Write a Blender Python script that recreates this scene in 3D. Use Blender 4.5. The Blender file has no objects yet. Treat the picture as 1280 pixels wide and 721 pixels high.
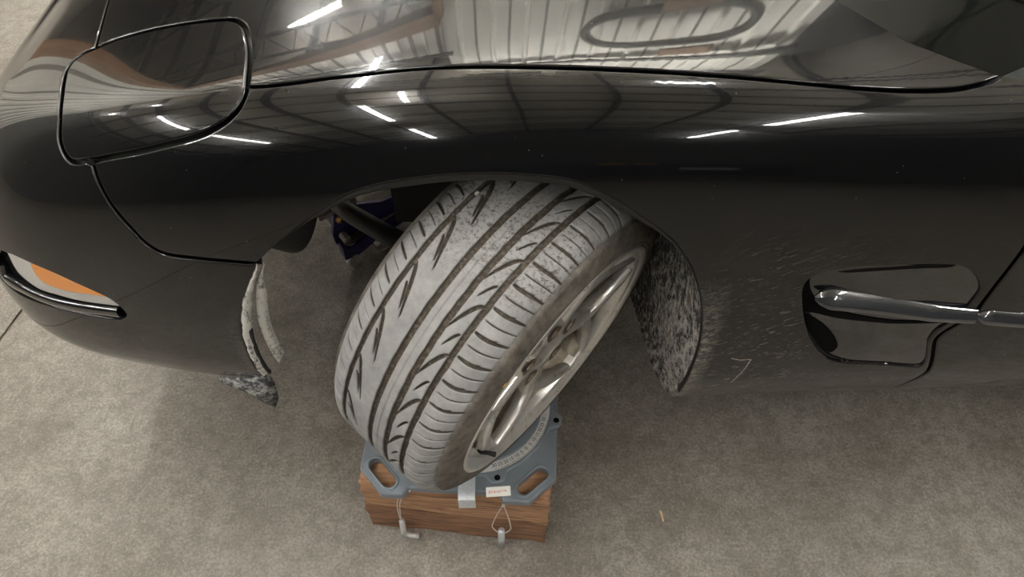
import bpy, bmesh, math, random
import numpy as np
from mathutils import Vector, Matrix
from mathutils.geometry import delaunay_2d_cdt
sc = bpy.context.scene
COL = sc.collection
random.seed(7); RNG = np.random.default_rng(7)

# ---------------- camera, world, exposure
cd = bpy.data.cameras.new('camera'); cam = bpy.data.objects.new('camera', cd); COL.objects.link(cam)
cd.sensor_width = 36.0; cd.lens = 888.0 * 36.0 / 1280.0; cd.clip_start = 0.02
cam.location = (0.001, -1.536, 1.637)
cam.rotation_euler = (math.radians(90 - 52), 0, math.radians(-1))
sc.camera = cam
w = bpy.data.worlds.new('world'); sc.world = w; w.use_nodes = True
w.node_tree.nodes['Background'].inputs[0].default_value = (.55, .6, .68, 1)
w.node_tree.nodes['Background'].inputs[1].default_value = 0.12
sc.view_settings.view_transform = 'Standard'; sc.view_settings.look = 'None'
sc.view_settings.gamma = 1; sc.view_settings.use_curve_mapping = False
sc.view_settings.exposure = 0.38
FILL_POWER = 400.0      # emission strength of the fill lights added to brighten the ribbed wall
TUBE_POWER = 160.0       # emission strength of the ceiling tubes

# ---------------- node helpers
class NT:
    def __init__(s, name):
        s.m = bpy.data.materials.new(name); s.m.use_nodes = True
        s.t = s.m.node_tree; s.b = s.t.nodes['Principled BSDF']
    def n(s, typ, **kw):
        nd = s.t.nodes.new(typ)
        for k, v in kw.items():
            if k.startswith('i_'):
                key = k[2:]; key = int(key) if key.isdigit() else key.replace('_', ' ')
                if hasattr(v, 'is_output') or isinstance(v, bpy.types.NodeSocket): s.t.links.new(v, nd.inputs[key])
                else: nd.inputs[key].default_value = v
            else: setattr(nd, k, v)
        return nd
    def set(s, **kw):
        for k, v in kw.items():
            key = k.replace('_', ' ')
            if isinstance(v, bpy.types.NodeSocket): s.t.links.new(v, s.b.inputs[key])
            else: s.b.inputs[key].default_value = v
        return s
    def coord(s, out='Object'): return s.n('ShaderNodeTexCoord').outputs[out]
    def mapped(s, scale=(1, 1, 1), rot=(0, 0, 0), out='Object', loc=(0, 0, 0)):
        return s.n('ShaderNodeMapping', i_Vector=s.coord(out), i_Scale=scale, i_Rotation=rot, i_Location=loc).outputs[0]
    def rmapped(s, scale, rot, loc=(0, 0, 0)):
        a = s.n('ShaderNodeMapping', i_Vector=s.coord(), i_Rotation=rot, i_Location=loc).outputs[0]
        return s.n('ShaderNodeMapping', i_Vector=a, i_Scale=scale).outputs[0]
    def noise(s, scale, detail=4, rough=.6, vec=None, dist=0):
        nd = s.n('ShaderNodeTexNoise', i_Scale=scale, i_Detail=detail, i_Roughness=rough, i_Distortion=dist)
        if vec is not None: s.t.links.new(vec, nd.inputs['Vector'])
        else: s.t.links.new(s.coord(), nd.inputs['Vector'])
        return nd.outputs['Fac']
    def ramp(s, fac, stops):
        nd = s.n('ShaderNodeValToRGB', i_Fac=fac); e = nd.color_ramp.elements
        while len(e) < len(stops): e.new(.5)
        for q, (p, c) in zip(e, stops):
            q.position = p; q.color = (c, c, c, 1) if not hasattr(c, '__len__') else (*c[:3], 1)
        return nd.outputs[0]
    def mix(s, fac, a, b, mode='MIX'):
        nd = s.n('ShaderNodeMix', data_type='RGBA', blend_type=mode)
        for k, v in ((0, fac), (6, a), (7, b)):
            if isinstance(v, bpy.types.NodeSocket): s.t.links.new(v, nd.inputs[k])
            else: nd.inputs[k].default_value = v if k == 0 or len(v) == 4 else (*v, 1)
        return nd.outputs[2]
    def math(s, op, a, b=0.0, clamp=False):
        nd = s.n('ShaderNodeMath', operation=op, use_clamp=clamp)
        for k, v in ((0, a), (1, b)):
            if isinstance(v, bpy.types.NodeSocket): s.t.links.new(v, nd.inputs[k])
            else: nd.inputs[k].default_value = v
        return nd.outputs[0]
    def xyz(s, vec=None):
        nd = s.n('ShaderNodeSeparateXYZ'); s.t.links.new(vec if vec is not None else s.coord(), nd.inputs[0]); return nd.outputs
    def maprange(s, v, a, b, c=0, d=1):
        nd = s.n('ShaderNodeMapRange', interpolation_type='SMOOTHSTEP', i_0=v, i_1=a, i_2=b, i_3=c, i_4=d); return nd.outputs[0]
    def bump(s, h, strength=.3, dist=.002, normal=None):
        nd = s.n('ShaderNodeBump', i_Height=h, i_Strength=strength, i_Distance=dist)
        if normal is not None: s.t.links.new(normal, nd.inputs['Normal'])
        return nd.outputs[0]

def simple(name, col, rough=.5, metal=0, noise=0, scale=40, **kw):
    t = NT(name); c = (*col, 1)
    if noise:
        c = t.mix(t.ramp(t.noise(scale), [(.3, 0), (.7, 1)]), tuple(x * (1 - noise) for x in col), tuple(min(1, x * (1 + noise)) for x in col))
    t.set(Base_Color=c, Roughness=rough, Metallic=metal, **kw); return t.m

# ---------------- object helpers
def raw(name, V, F, mat=None, parent=None, smooth=False, normals=None, attr=None):
    me = bpy.data.meshes.new(name)
    me.from_pydata([tuple(map(float, v)) for v in V], [], [tuple(map(int, f)) for f in F])
    if mat: me.materials.append(mat)
    if smooth: me.polygons.foreach_set('use_smooth', np.ones(len(me.polygons), bool))
    if attr is not None:
        for k, a in attr.items():
            at = me.attributes.new(k, 'FLOAT', 'POINT'); at.data.foreach_set('value', np.asarray(a, np.float32))
    me.update()
    if normals is not None: me.normals_split_custom_set_from_vertices([tuple(map(float, n)) for n in normals])
    o = bpy.data.objects.new(name, me); COL.objects.link(o)
    if parent is not None: adopt(o, parent)
    return o
def adopt(o, parent):
    o.parent = parent
    M = Matrix.Identity(4); p = parent
    loc = Vector((0, 0, 0))
    while p is not None: loc += p.location; p = p.parent if p.parent is None else None if p.location.length == 0 else p.parent
    root = parent
    while root.parent is not None: root = root.parent
    o.matrix_parent_inverse = Matrix.Translation(-root.location) if parent is root else Matrix.Identity(4)
def tag(o, label=None, cat=None, group=None, kind=None):
    if label: o['label'] = label
    if cat: o['category'] = cat
    if group: o['group'] = group
    if kind: o['kind'] = kind
    return o
def thing(name, label, cat, loc, group=None):
    o = bpy.data.objects.new(name, None); o.location = loc; o.empty_display_size = .05; COL.objects.link(o)
    return tag(o, label, cat, group)
class MB:
    """collects boxes, tubes, lathes into one mesh"""
    def __init__(s): s.V = []; s.F = []
    def add(s, V, F):
        k = len(s.V); s.V += [tuple(v) for v in V]; s.F += [tuple(i + k for i in f) for f in F]; return s
    def box(s, c, h, M=None, bev=0.0):
        bm = bmesh.new(); bmesh.ops.create_cube(bm, size=1)
        for v in bm.verts: v.co = Vector((v.co.x * 2 * h[0], v.co.y * 2 * h[1], v.co.z * 2 * h[2]))
        if bev: bmesh.ops.bevel(bm, geom=bm.edges[:], offset=bev, segments=2, affect='EDGES')
        R = M if M is not None else Matrix.Identity(3)
        V = [R @ v.co + Vector(c) for v in bm.verts]; bm.verts.index_update()
        F = [[v.index for v in f.verts] for f in bm.faces]; bm.free(); return s.add(V, F)
    def tube(s, P, r, n=10, cap=True, sx=1.0, up=None):
        P = [Vector(p) for p in P]; R = r if hasattr(r, '__len__') else [r] * len(P)
        V = []; prev = None
        for i, p in enumerate(P):
            t = (P[min(i + 1, len(P) - 1)] - P[max(i - 1, 0)]).normalized()
            a = prev if prev is not None else (Vector(up) if up else (Vector((0, 0, 1)) if abs(t.z) < .9 else Vector((1, 0, 0))))
            x = (a - t * a.dot(t)).normalized(); y = t.cross(x); prev = x
            for k in range(n):
                q = 2 * math.pi * k / n; V.append(p + (x * math.cos(q) * sx + y * math.sin(q)) * R[i])
        F = [(i * n + k, i * n + (k + 1) % n, (i + 1) * n + (k + 1) % n, (i + 1) * n + k) for i in range(len(P) - 1) for k in range(n)]
        if cap: F += [tuple(range(n))[::-1], tuple(range((len(P) - 1) * n, len(P) * n))]
        return s.add(V, F)
    def lathe(s, prof, c, ax, n=48, close=False, x0=None):
        """prof: (offset along ax, radius)"""
        ax = Vector(ax).normalized(); a = x0 or (Vector((0, 0, 1)) if abs(ax.z) < .9 else Vector((1, 0, 0)))
        x = (Vector(a) - ax * ax.dot(Vector(a))).normalized(); y = ax.cross(x); c = Vector(c); V = []
        for h, r in prof:
            for k in range(n):
                q = 2 * math.pi * k / n; V.append(c + ax * h + (x * math.cos(q) + y * math.sin(q)) * r)
        m = len(prof); F = []
        for i in range(m if close else m - 1):
            j = (i + 1) % m
            for k in range(n): F.append((i * n + k, i * n + (k + 1) % n, j * n + (k + 1) % n, j * n + k))
        return s.add(V, F)
    def slab(s, outer, holes, z0, z1, bev=0.0, M=None, o=(0, 0, 0)):
        """flat plate cut from polygons in xy between z0 and z1, top edge bevelled"""
        loops = [outer] + list(holes)
        def off(L, d):
            n = len(L); out = []
            for i in range(n):
                a, b, c = Vector(L[i - 1]), Vector(L[i]), Vector(L[(i + 1) % n])
                e1 = (b - a).normalized(); e2 = (c - b).normalized(); nn = Vector((-e1.y - e2.y, e1.x + e2.x))
                l = nn.length; k = d / max(.3, (l / 2)) ; out.append(b + nn.normalized() * k)
            return out
        def area(L): return sum(L[i - 1][0] * L[i][1] - L[i][0] * L[i - 1][1] for i in range(len(L)))
        L2 = []
        for i, L in enumerate(loops):
            L = [Vector(p) for p in L]
            if (area(L) > 0) != (i == 0): L = L[::-1]
            L2.append(L)
        R = M if M is not None else Matrix.Identity(3); O = Vector(o)
        P = [];E = []
        ins = [off(L, bev) for L in L2]
        for L in ins:
            k = len(P); P += L; E += [(k + i, k + (i + 1) % len(L)) for i in range(len(L))]
        v, e, f, *_ = delaunay_2d_cdt(P, E, [], 0, 1e-7)
        def inside(p, L):
            c = False
            for i in range(len(L)):
                a, b = L[i - 1], L[i]
                if (a.y > p.y) != (b.y > p.y) and p.x < (b.x - a.x) * (p.y - a.y) / (b.y - a.y) + a.x: c = not c
            return c
        cen = [sum((v[i] for i in t), Vector((0, 0))) / len(t) for t in f]
        f = [t for t, c in zip(f, cen) if inside(c, ins[0]) and not any(inside(c, I) for I in ins[1:])]
        V3 = [R @ Vector((p.x, p.y, z1)) + O for p in v]; s.add(V3, f)
        for L, I in zip(L2, ins):
            n = len(L); rings = [[(p, z1) for p in I], [(p, z1 - bev) for p in L], [(p, z0) for p in L]]
            V = [R @ Vector((p.x, p.y, z)) + O for rg in rings for p, z in rg]
            s.add(V, [(j * n + i, (j + 1) * n + i, (j + 1) * n + (i + 1) % n, j * n + (i + 1) % n) for j in range(2) for i in range(n)])
        return s
    def build(s, name, mat, parent=None, smooth=False, auto=None):
        o = raw(name, s.V, s.F, mat, parent, smooth or auto is not None)
        if auto is not None:
            try: o.data.set_sharp_from_angle(angle=math.radians(auto))
            except Exception: pass
        return o
def rounded(cx, cy, hx, hy, r, n=6, ang=0.0):
    L = []
    for q, (sx, sy) in enumerate(((1, 1), (-1, 1), (-1, -1), (1, -1))):
        for k in range(n + 1):
            a = math.pi / 2 * (q + k / n); L.append((sx * (hx - r) + r * math.cos(a), sy * (hy - r) + r * math.sin(a)))
    c, s_ = math.cos(ang), math.sin(ang)
    return [(cx + c * x - s_ * y, cy + s_ * x + c * y) for x, y in L]
def structure(name, mb, mat, parent=None, **k):
    o = mb.build(name, mat, parent, **k); o['kind'] = 'structure'; return o
ZP = .285                                            # top of the turn plate above the floor
# ---------------- materials
def mat_paint():
    t = NT('black_paint'); v = t.coord()
    x = t.xyz(v)
    # dust and road film: low on the flanks, behind and ahead of the wheel; stone splatter streaks
    low = t.math('MULTIPLY', t.maprange(x[2], .62, .44, 0, 1), t.maprange(x[0], -.3, .2, .05, 1))
    low2 = t.maprange(x[2], .98, .60, 0, .55)
    back = t.math('MULTIPLY', t.maprange(x[0], .27, .36, 0, 1), t.maprange(x[0], .75, .36, 0, 1))
    edge = t.math('MULTIPLY', t.maprange(x[0], .352, .312, 0, 1), t.maprange(x[2], .86, .6, 0, 1))
    edge = t.math('MULTIPLY', edge, t.maprange(x[0], .2, .28, 0, 1))
    frn = t.math('MULTIPLY', t.maprange(x[0], -.475, -.425, 0, 1), t.maprange(x[0], -.3, -.37, 0, 1))
    frn = t.math('MULTIPLY', frn, t.maprange(x[2], .82, .6, 0, 1))
    n1 = t.noise(1, 7, .78, t.rmapped((100, 100, 190), (0, math.radians(20), 0))); n2 = t.noise(9, 5, .6)
    st = t.noise(1, 3, .7, t.rmapped((42, 42, 330), (0, math.radians(24), 0)))
    streak = t.math('MULTIPLY', t.ramp(st, [(.605, 0), (.64, 1)]), t.math('MULTIPLY', back, low2))
    grit = t.math('MULTIPLY', t.ramp(n1, [(.47, 0), (.58, 1)]), t.math('MAXIMUM', edge, t.math('MULTIPLY', frn, .10)))
    film = t.math('MULTIPLY', t.math('ADD', t.math('MULTIPLY', t.math('POWER', low, 1.6), .9), t.math('MULTIPLY', low2, .03)), t.ramp(n2, [(.25, .5), (.75, 1)]))
    film = t.math('ADD', film, t.math('ADD', t.math('MULTIPLY', edge, .35), t.math('MULTIPLY', t.math('MULTIPLY', frn, t.maprange(x[2], .74, .5, 0, 1)), t.ramp(n2, [(.3, .1), (.7, .6)]))), True)
    speck = t.ramp(t.n('ShaderNodeTexVoronoi', i_Scale=70, i_Vector=v).outputs['Distance'], [(.0, 1), (.045, 1), (.06, 0)])
    sel = t.ramp(t.noise(23, 2, .5), [(.60, 0), (.63, 1)])
    speck = t.math('MULTIPLY', t.math('MULTIPLY', speck, sel), .55)
    dust = t.math('MAXIMUM', t.math('MAXIMUM', streak, t.math('MULTIPLY', grit, .9)), speck, True)
    base = t.mix(film, (.0016, .0017, .0022), (.19, .18, .165))
    base = t.mix(dust, base, (.36, .335, .29))
    rgh = t.math('ADD', t.math('MULTIPLY', film, .35), .42)
    rgh = t.math('MAXIMUM', rgh, t.math('MULTIPLY', dust, .9))
    coat = t.math('SUBTRACT', 1.0, t.math('MULTIPLY', t.math('MAXIMUM', t.math('MULTIPLY', film, 1.0), dust), 1.0), True)
    # fine wash scratches that catch the lamps
    sw = None
    for k, (a, s1) in enumerate(((20, 700), (75, 620), (130, 800), (-35, 560))):
        nz = t.noise(1, 2, .5, t.rmapped((s1, 14, s1), (math.radians(a * .6), math.radians(40 + a), math.radians(a))))
        sw = nz if sw is None else t.math('ADD', sw, nz)
    bmp = t.bump(sw, .004, .0006)
    gl = t.math('MULTIPLY', t.ramp(t.noise(5, 3, .6), [(.45, 0), (.8, 1)]), .02)
    t.set(Base_Color=base, Roughness=rgh, Coat_Weight=coat, Coat_Roughness=t.math('ADD', gl, .002), Coat_IOR=1.5, Specular_IOR_Level=.05, Coat_Normal=bmp)
    b2 = t.t.nodes.new('ShaderNodeBsdfPrincipled'); out = t.t.nodes['Material Output']
    for i, sk in enumerate(t.b.inputs):
        if sk.is_linked: t.t.links.new(sk.links[0].from_socket, b2.inputs[i])
        elif hasattr(sk, 'default_value'): b2.inputs[i].default_value = sk.default_value
    for l in list(b2.inputs['Coat Roughness'].links): t.t.links.remove(l)
    b2.inputs['Coat Roughness'].default_value = .15
    mx = t.n('ShaderNodeMixShader'); mx.inputs[0].default_value = .26
    t.t.links.new(t.b.outputs[0], mx.inputs[1]); t.t.links.new(b2.outputs[0], mx.inputs[2]); t.t.links.new(mx.outputs[0], out.inputs[0])
    return t.m
M_paint = mat_paint()
M_gloss = simple('gloss_black', (.006, .006, .007), .12, Coat_Weight=1.0, Coat_Roughness=.03)
M_shade = simple('black_recess_shade', (.003, .003, .003), .9, Specular_IOR_Level=.1)  # painted darkness for recesses and holes
M_blade = simple('glossy_grey_black', (.022, .024, .028), .22, Coat_Weight=1.0, Coat_Roughness=.06, Coat_IOR=1.9)
M_black = simple('matte_black_plastic', (.010, .010, .010), .6, noise=.3)
M_dark = simple('dark_underside', (.006, .006, .006), .8, noise=.3)
M_rubgap = simple('rubber_and_gap_black', (.004, .004, .004), .5)  # rubber, also the dark put behind the shut lines
M_lip = simple('scuffed_black', (.008, .008, .008), .5, noise=.3, scale=90)
M_zinc = simple('zinc_plated_steel', (.66, .70, .74), .36, .55, noise=.12, scale=160)
M_steel = simple('steel_pin', (.60, .60, .60), .38, .5)
M_cable = simple('nylon_cord', (.62, .60, .55), .6)
def mat_plate():
    t = NT('grey_cast_plate'); n = t.noise(220, 4); n2 = t.noise(14, 4)
    c = t.mix(t.ramp(n2, [(.3, 0), (.75, 1)]), (.20, .232, .262), (.27, .305, .34))
    c = t.mix(t.ramp(t.noise(60, 6, .75), [(.66, 0), (.72, .7)]), c, (.33, .33, .32))
    t.set(Base_Color=c, Roughness=.42, Metallic=.35, Normal=t.bump(n, .25, .001)); return t.m
M_plate = mat_plate()
M_scale = simple('scale_white', (.62, .62, .60), .5, noise=.08, scale=70)
M_ink = simple('black_ink', (.02, .02, .02), .6)
M_red = simple('red_ink', (.62, .05, .05), .6)
M_label = simple('white_label', (.82, .80, .75), .5)
def mat_wood(name, c1, c2, seed):
    t = NT(name)
    v = t.mapped((2.0, 22, 26), (0, 0, math.radians(-3)), loc=(seed, seed * .7, 0))
    g = t.noise(3.2, 7, .65, v, .8); g2 = t.noise(1.2, 4, .6, t.mapped((2, 60, 90), loc=(seed, 0, 0)))
    c = t.mix(t.ramp(g, [(.28, 0), (.72, 1)]), c1, c2)
    c = t.mix(t.ramp(g2, [(.52, 0), (.66, .75)]), c, tuple(x * .42 for x in c1))
    st = t.noise(6, 4, .6); c = t.mix(t.ramp(st, [(.60, 0), (.72, .65)]), c, (.045, .030, .022))
    t.set(Base_Color=c, Roughness=.75, Normal=t.bump(t.math('ADD', g, g2), .5, .004)); return t.m
M_wood1 = mat_wood('timber_upper', (.25, .125, .066), (.54, .31, .17), 1.3)
M_wood2 = mat_wood('timber_lower', (.16, .080, .045), (.36, .19, .105), 4.1)
def mat_rubber():
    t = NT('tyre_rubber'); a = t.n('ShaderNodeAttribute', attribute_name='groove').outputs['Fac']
    sd = t.n('ShaderNodeAttribute', attribute_name='side').outputs['Fac']; ang = t.n('ShaderNodeAttribute', attribute_name='ang').outputs['Fac']
    n = t.noise(22, 6, .7); n2 = t.noise(300, 3, .7)
    c = t.mix(t.ramp(n, [(.30, 0), (.72, 1)]), (.215, .215, .217), (.385, .382, .375))
    dk = t.ramp(t.noise(150, 5, .75), [(.50, 0), (.62, .9)])
    c = t.mix(t.math('MULTIPLY', dk, t.math('SUBTRACT', 1.0, t.maprange(ang, .08, .42, 0, 1))), c, (.085, .068, .055))
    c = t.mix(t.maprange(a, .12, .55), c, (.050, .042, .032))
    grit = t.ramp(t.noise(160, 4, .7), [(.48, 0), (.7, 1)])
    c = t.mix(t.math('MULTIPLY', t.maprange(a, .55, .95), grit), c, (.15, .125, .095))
    sc_ = t.mix(t.ramp(t.noise(40, 7, .75), [(.35, 0), (.68, 1)]), (.050, .045, .040), (.175, .152, .126))
    c = t.mix(sd, c, sc_)
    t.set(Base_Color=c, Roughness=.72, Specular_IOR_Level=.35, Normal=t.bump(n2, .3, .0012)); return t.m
M_rubber = mat_rubber()
def mat_alloy():
    t = NT('silver_alloy'); n = t.noise(14, 5, .7)
    c = t.mix(t.ramp(n, [(.35, 0), (.7, 1)]), (.66, .645, .61), (.82, .81, .785))
    d = t.ramp(t.noise(34, 6, .7), [(.56, 0), (.70, .55)])
    c = t.mix(d, c, (.27, .21, .14))
    t.set(Base_Color=c, Metallic=.78, Roughness=t.math('ADD', t.math('MULTIPLY', n, .2), .20), Coat_Weight=.3, Coat_Roughness=.1); return t.m
M_alloy = mat_alloy()
def mat_barrel():
    t = NT('dirty_barrel_alloy'); n = t.noise(24, 6, .7)
    c = t.mix(t.ramp(n, [(.35, 0), (.65, 1)]), (.20, .165, .12), (.46, .41, .33))
    t.set(Base_Color=c, Metallic=.5, Roughness=.42); return t.m
M_barrel = mat_barrel()
M_rust = simple('rusty_iron', (.16, .10, .065), .75, .2, noise=.5, scale=60)
M_disc = simple('brake_iron', (.20, .18, .155), .45, .7, noise=.25)
def mat_liner():
    t = NT('mud_caked_liner'); x = t.xyz()
    m = t.noise(1, 8, .75, t.rmapped((75, 75, 30), (0, math.radians(25), 0)))
    n = t.noise(130, 7, .8)
    out = t.maprange(x[1], -.62, -.84, -.04, .09)
    lowz = t.maprange(x[2], .95, .55, -.16, .02)
    rear = t.maprange(x[0], .12, .26, -.6, 0)
    nn = t.math('ADD', t.math('MULTIPLY', t.math('ADD', t.math('MULTIPLY', m, .6), t.math('MULTIPLY', n, .4)), 1.9), -.45)
    v = t.math('ADD', t.math('ADD', nn, out), t.math('ADD', lowz, rear))
    f = t.ramp(v, [(.47, 0), (.72, 1)])
    c = t.mix(f, (.012, .012, .012), (.56, .53, .49))
    c = t.mix(t.ramp(t.noise(12, 4), [(.66, 0), (.75, .6)]), c, (.34, .27, .18))
    t.set(Base_Color=c, Roughness=.85, Normal=t.bump(v, .8, .006)); return t.m
M_liner = mat_liner()
def mat_peel():
    t = NT('peeled_white_paint'); n = t.noise(70, 7, .75); n2 = t.noise(1, 4, .7, t.mapped((90, 90, 22)))
    v = t.math('ADD', t.math('MULTIPLY', n, .5), t.math('MULTIPLY', n2, .5))
    c = t.mix(t.ramp(v, [(.40, 0), (.50, 1)]), (.05, .055, .065), (.70, .69, .63))
    t.set(Base_Color=c, Roughness=.7, Normal=t.bump(v, .5, .003)); return t.m
M_peel = mat_peel()
def mat_flap():
    t = NT('scuffed_flap'); n = t.noise(60, 7, .75)
    c = t.mix(t.ramp(n, [(.46, 0), (.62, 1)]), (.03, .033, .038), (.48, .48, .46))
    t.set(Base_Color=c, Roughness=.65, Normal=t.bump(n, .5, .003)); return t.m
M_flap = mat_flap()
M_amber = simple('amber_lens', (.72, .25, .035), .18, Coat_Weight=1.0, Coat_Roughness=.05, Specular_IOR_Level=.6)
def mat_lens():
    t = NT('ribbed_clear_lens'); x = t.mapped((900, 60, 900), (0, 0, 0))
    n = t.noise(1, 1, .5, x)
    t.set(Base_Color=t.mix(n, (.36, .34, .31), (.66, .64, .60)), Roughness=.2, Coat_Weight=1.0, Coat_Roughness=.05, Normal=t.bump(n, .4, .002)); return t.m
M_lens = mat_lens()
def mat_glass():
    t = NT('windscreen_glass'); t.set(Base_Color=(.80, .90, .86, 1), Roughness=.0, Transmission_Weight=1.0, IOR=1.5); return t.m
M_glass = mat_glass()
M_frit = simple('black_glass_band', (.003, .004, .004), .3, Coat_Weight=.55, Coat_Roughness=.01, Specular_IOR_Level=.05)
M_dash = simple('dashboard_vinyl', (.06, .064, .056), .7, noise=.2)
M_blue = simple('blue_jack_paint', (.028, .022, .13), .38, noise=.25, scale=50, Coat_Weight=.4, Coat_Roughness=.2)
M_worn = simple('worn_grey_edge', (.30, .25, .22), .6, noise=.3, scale=90)
M_chip = simple('pale_wood_chip', (.66, .48, .27), .7, noise=.2, scale=120)
M_orange = simple('orange_dot', (.85, .42, .04), .6)
M_white = simple('white_fleck', (.75, .75, .72), .6)
def mat_concrete():
    t = NT('polished_concrete')
    n = t.noise(1.3, 6, .6); n2 = t.noise(5, 9, .72); n3 = t.noise(150, 4, .75)
    c = t.mix(t.ramp(n, [(.30, 0), (.70, 1)]), (.175, .155, .130), (.275, .250, .215))
    c = t.mix(t.ramp(n2, [(.40, .0), (.66, .9)]), c, (.340, .316, .280))
    c = t.mix(t.ramp(t.noise(26, 8, .8), [(.40, .55), (.56, 0)]), c, (.120, .102, .084))
    c = t.mix(t.ramp(n3, [(.36, .6), (.54, 0)]), c, (.10, .088, .072))
    c = t.mix(t.ramp(n3, [(.56, 0), (.72, .5)]), c, (.46, .43, .385))
    sp = t.ramp(t.noise(210, 2, .5), [(.71, 0), (.75, .8)]); c = t.mix(sp, c, (.56, .53, .47))
    bl = t.ramp(t.noise(17, 5, .7), [(.66, 0), (.78, .6)]); c = t.mix(bl, c, (.085, .072, .058))
    # trowel scratches
    for a, s1 in ((20, 1.0), (-50, 1.3), (80, .8)):
        st = t.noise(1, 3, .6, t.rmapped((260 * s1, 3.0, 1), (0, 0, math.radians(a))))
        m2 = t.ramp(t.noise(3 * s1, 3), [(.5, 0), (.65, 1)])
        c = t.mix(t.math('MULTIPLY', t.ramp(st, [(.68, 0), (.76, .6)]), m2), c, (.45, .42, .36))
    r = t.ramp(n2, [(.3, .38), (.7, .56)])
    t.set(Base_Color=c, Roughness=r, Specular_IOR_Level=.4, Normal=t.bump(t.math('ADD', n3, n2), .12, .003)); return t.m
M_conc = mat_concrete()
M_joint = simple('joint_filler', (.06, .040, .026), .9, noise=.6, scale=80)
M_cream = simple('cream_liner_panel', (.80, .78, .70), .5, noise=.05, scale=3)
M_brown = simple('brown_timber_band', (.23, .115, .05), .7, noise=.2, scale=6)
M_ribshade = simple('grey_rib_shade', (.16, .15, .135), .6)  # grey that paints rib shading onto the cream wall
M_bay = simple('brown_bay_wall', (.20, .135, .09), .8, noise=.4, scale=1.2)
M_roof = simple('roof_underlay', (.62, .56, .46), .8, noise=.15, scale=2)
M_beam = simple('dark_roof_steel', (.022, .020, .018), .7)
M_navy = simple('navy_wall_band', (.012, .014, .045), .5)
M_wallg = simple('grey_wall', (.10, .095, .09), .8, noise=.1, scale=2)
M_wdark = simple('dark_wall_cladding', (.022, .021, .020), .8)
M_fix = simple('white_fixture', (.6, .6, .6), .5)
M_yel = simple('yellow_bin', (.55, .30, .03), .5)
M_paper = simple('white_sheet', (.6, .6, .6), .6)
def mat_tube():
    t = NT('lit_tube'); t.set(Base_Color=(1, 1, 1, 1), Emission_Color=(1, .985, .945, 1), Emission_Strength=TUBE_POWER); return t.m
M_tube = mat_tube()
M_dim = M_tube.copy(); M_dim.name = 'lit_tube_dimmed'; M_dim.node_tree.nodes['Principled BSDF'].inputs['Emission Strength'].default_value = TUBE_POWER * .55  # same tubes at lower output, to keep the near floor darker
M_fill = M_tube.copy(); M_fill.name = 'lit_fill_tube'; M_fill.node_tree.nodes['Principled BSDF'].inputs['Emission Strength'].default_value = FILL_POWER
# ---------------- body surface
# ---------------- the hall: floor slab with a saw-cut joint, walls, roof, lamps
jd = Vector((-1.3792 + 1.3976, -.3153 + .411, 0)).normalized()      # joint direction
jn = Vector((jd.y, -jd.x, 0)); jo = Vector((-1.388, -.363, 0))
def floor_half(sgn):
    q = MB(); W = .004
    a = jo + jn * sgn * W; far = jo + jn * sgn * 16
    P = [a - jd * 18, a + jd * 18, far + jd * 18, far - jd * 18]
    q.add([(p.x, p.y, 0) for p in P], [(0, 1, 2, 3) if sgn > 0 else (3, 2, 1, 0)])
    q.add([(P[0].x, P[0].y, 0), (P[1].x, P[1].y, 0), (P[1].x, P[1].y, -.03), (P[0].x, P[0].y, -.03)], [(0, 1, 2, 3)])
    return q
fl = MB()
for s_ in (1, -1):
    h_ = floor_half(s_); fl.add(h_.V, h_.F)
floor = structure('floor', fl, M_conc)
jf = MB(); NJ = 160; L_ = []
for k in range(NJ + 1):
    p = jo + jd * (-2 + 4 * k / NJ); z = -.006 + .004 * random.random()
    L_ += [p + jn * .005 + Vector((0, 0, z)), p - jn * .005 + Vector((0, 0, z + random.uniform(-.003, .003)))]
jf.add(L_, [(2 * k, 2 * k + 1, 2 * k + 3, 2 * k + 2) for k in range(NJ)])
structure('joint_filling', jf, M_joint, floor)

X0, X1, Y0, Y1 = -11.0, 9.0, -11.0, 4.5; YB = 13.0
def roof_z(x): return 7.6 - .20 * abs(x - 2.5)
def wallbox(name, c, h, mat, parent=None): return structure(name, MB().box(c, h), mat, parent)
wallbox('wall_front', (X0 - .1, (Y0 + YB) / 2, 2.5), (.1, (YB - Y0) / 2, 2.5), M_wallg)
wallbox('wall_rear', (X1 + .1, (Y0 + YB) / 2, 3.2), (.1, (YB - Y0) / 2, 3.2), M_wallg)
wallbox('wall_near', ((X0 + X1) / 2, Y0 - .1, 3.8), ((X1 - X0) / 2, .1, 3.8), M_wallg)
wallbox('wall_bay', ((X0 + X1) / 2, YB + .1, 3.8), ((X1 - X0) / 2, .1, 3.8), M_bay)
rf_ = MB()
for xa, xb in ((X0, 2.5), (2.5, X1)):
    rf_.add([(xa, Y0, roof_z(xa)), (xb, Y0, roof_z(xb)), (xb, YB, roof_z(xb)), (xa, YB, roof_z(xa)), (xa, Y0, roof_z(xa) + .1), (xb, Y0, roof_z(xb) + .1), (xb, YB, roof_z(xb) + .1), (xa, YB, roof_z(xa) + .1)], [(3, 2, 1, 0), (4, 5, 6, 7), (0, 1, 5, 4), (2, 3, 7, 6)])
structure('ceiling', rf_, M_roof)
pur = MB()
for k in range(14):
    x = X0 + .6 + k * 1.45; pur.box((x, (Y0 + YB) / 2, roof_z(x) - .12), (.035, (YB - Y0) / 2 - .05, .10))
structure('trim_purlins', pur, M_beam)
raf = MB()
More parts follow.
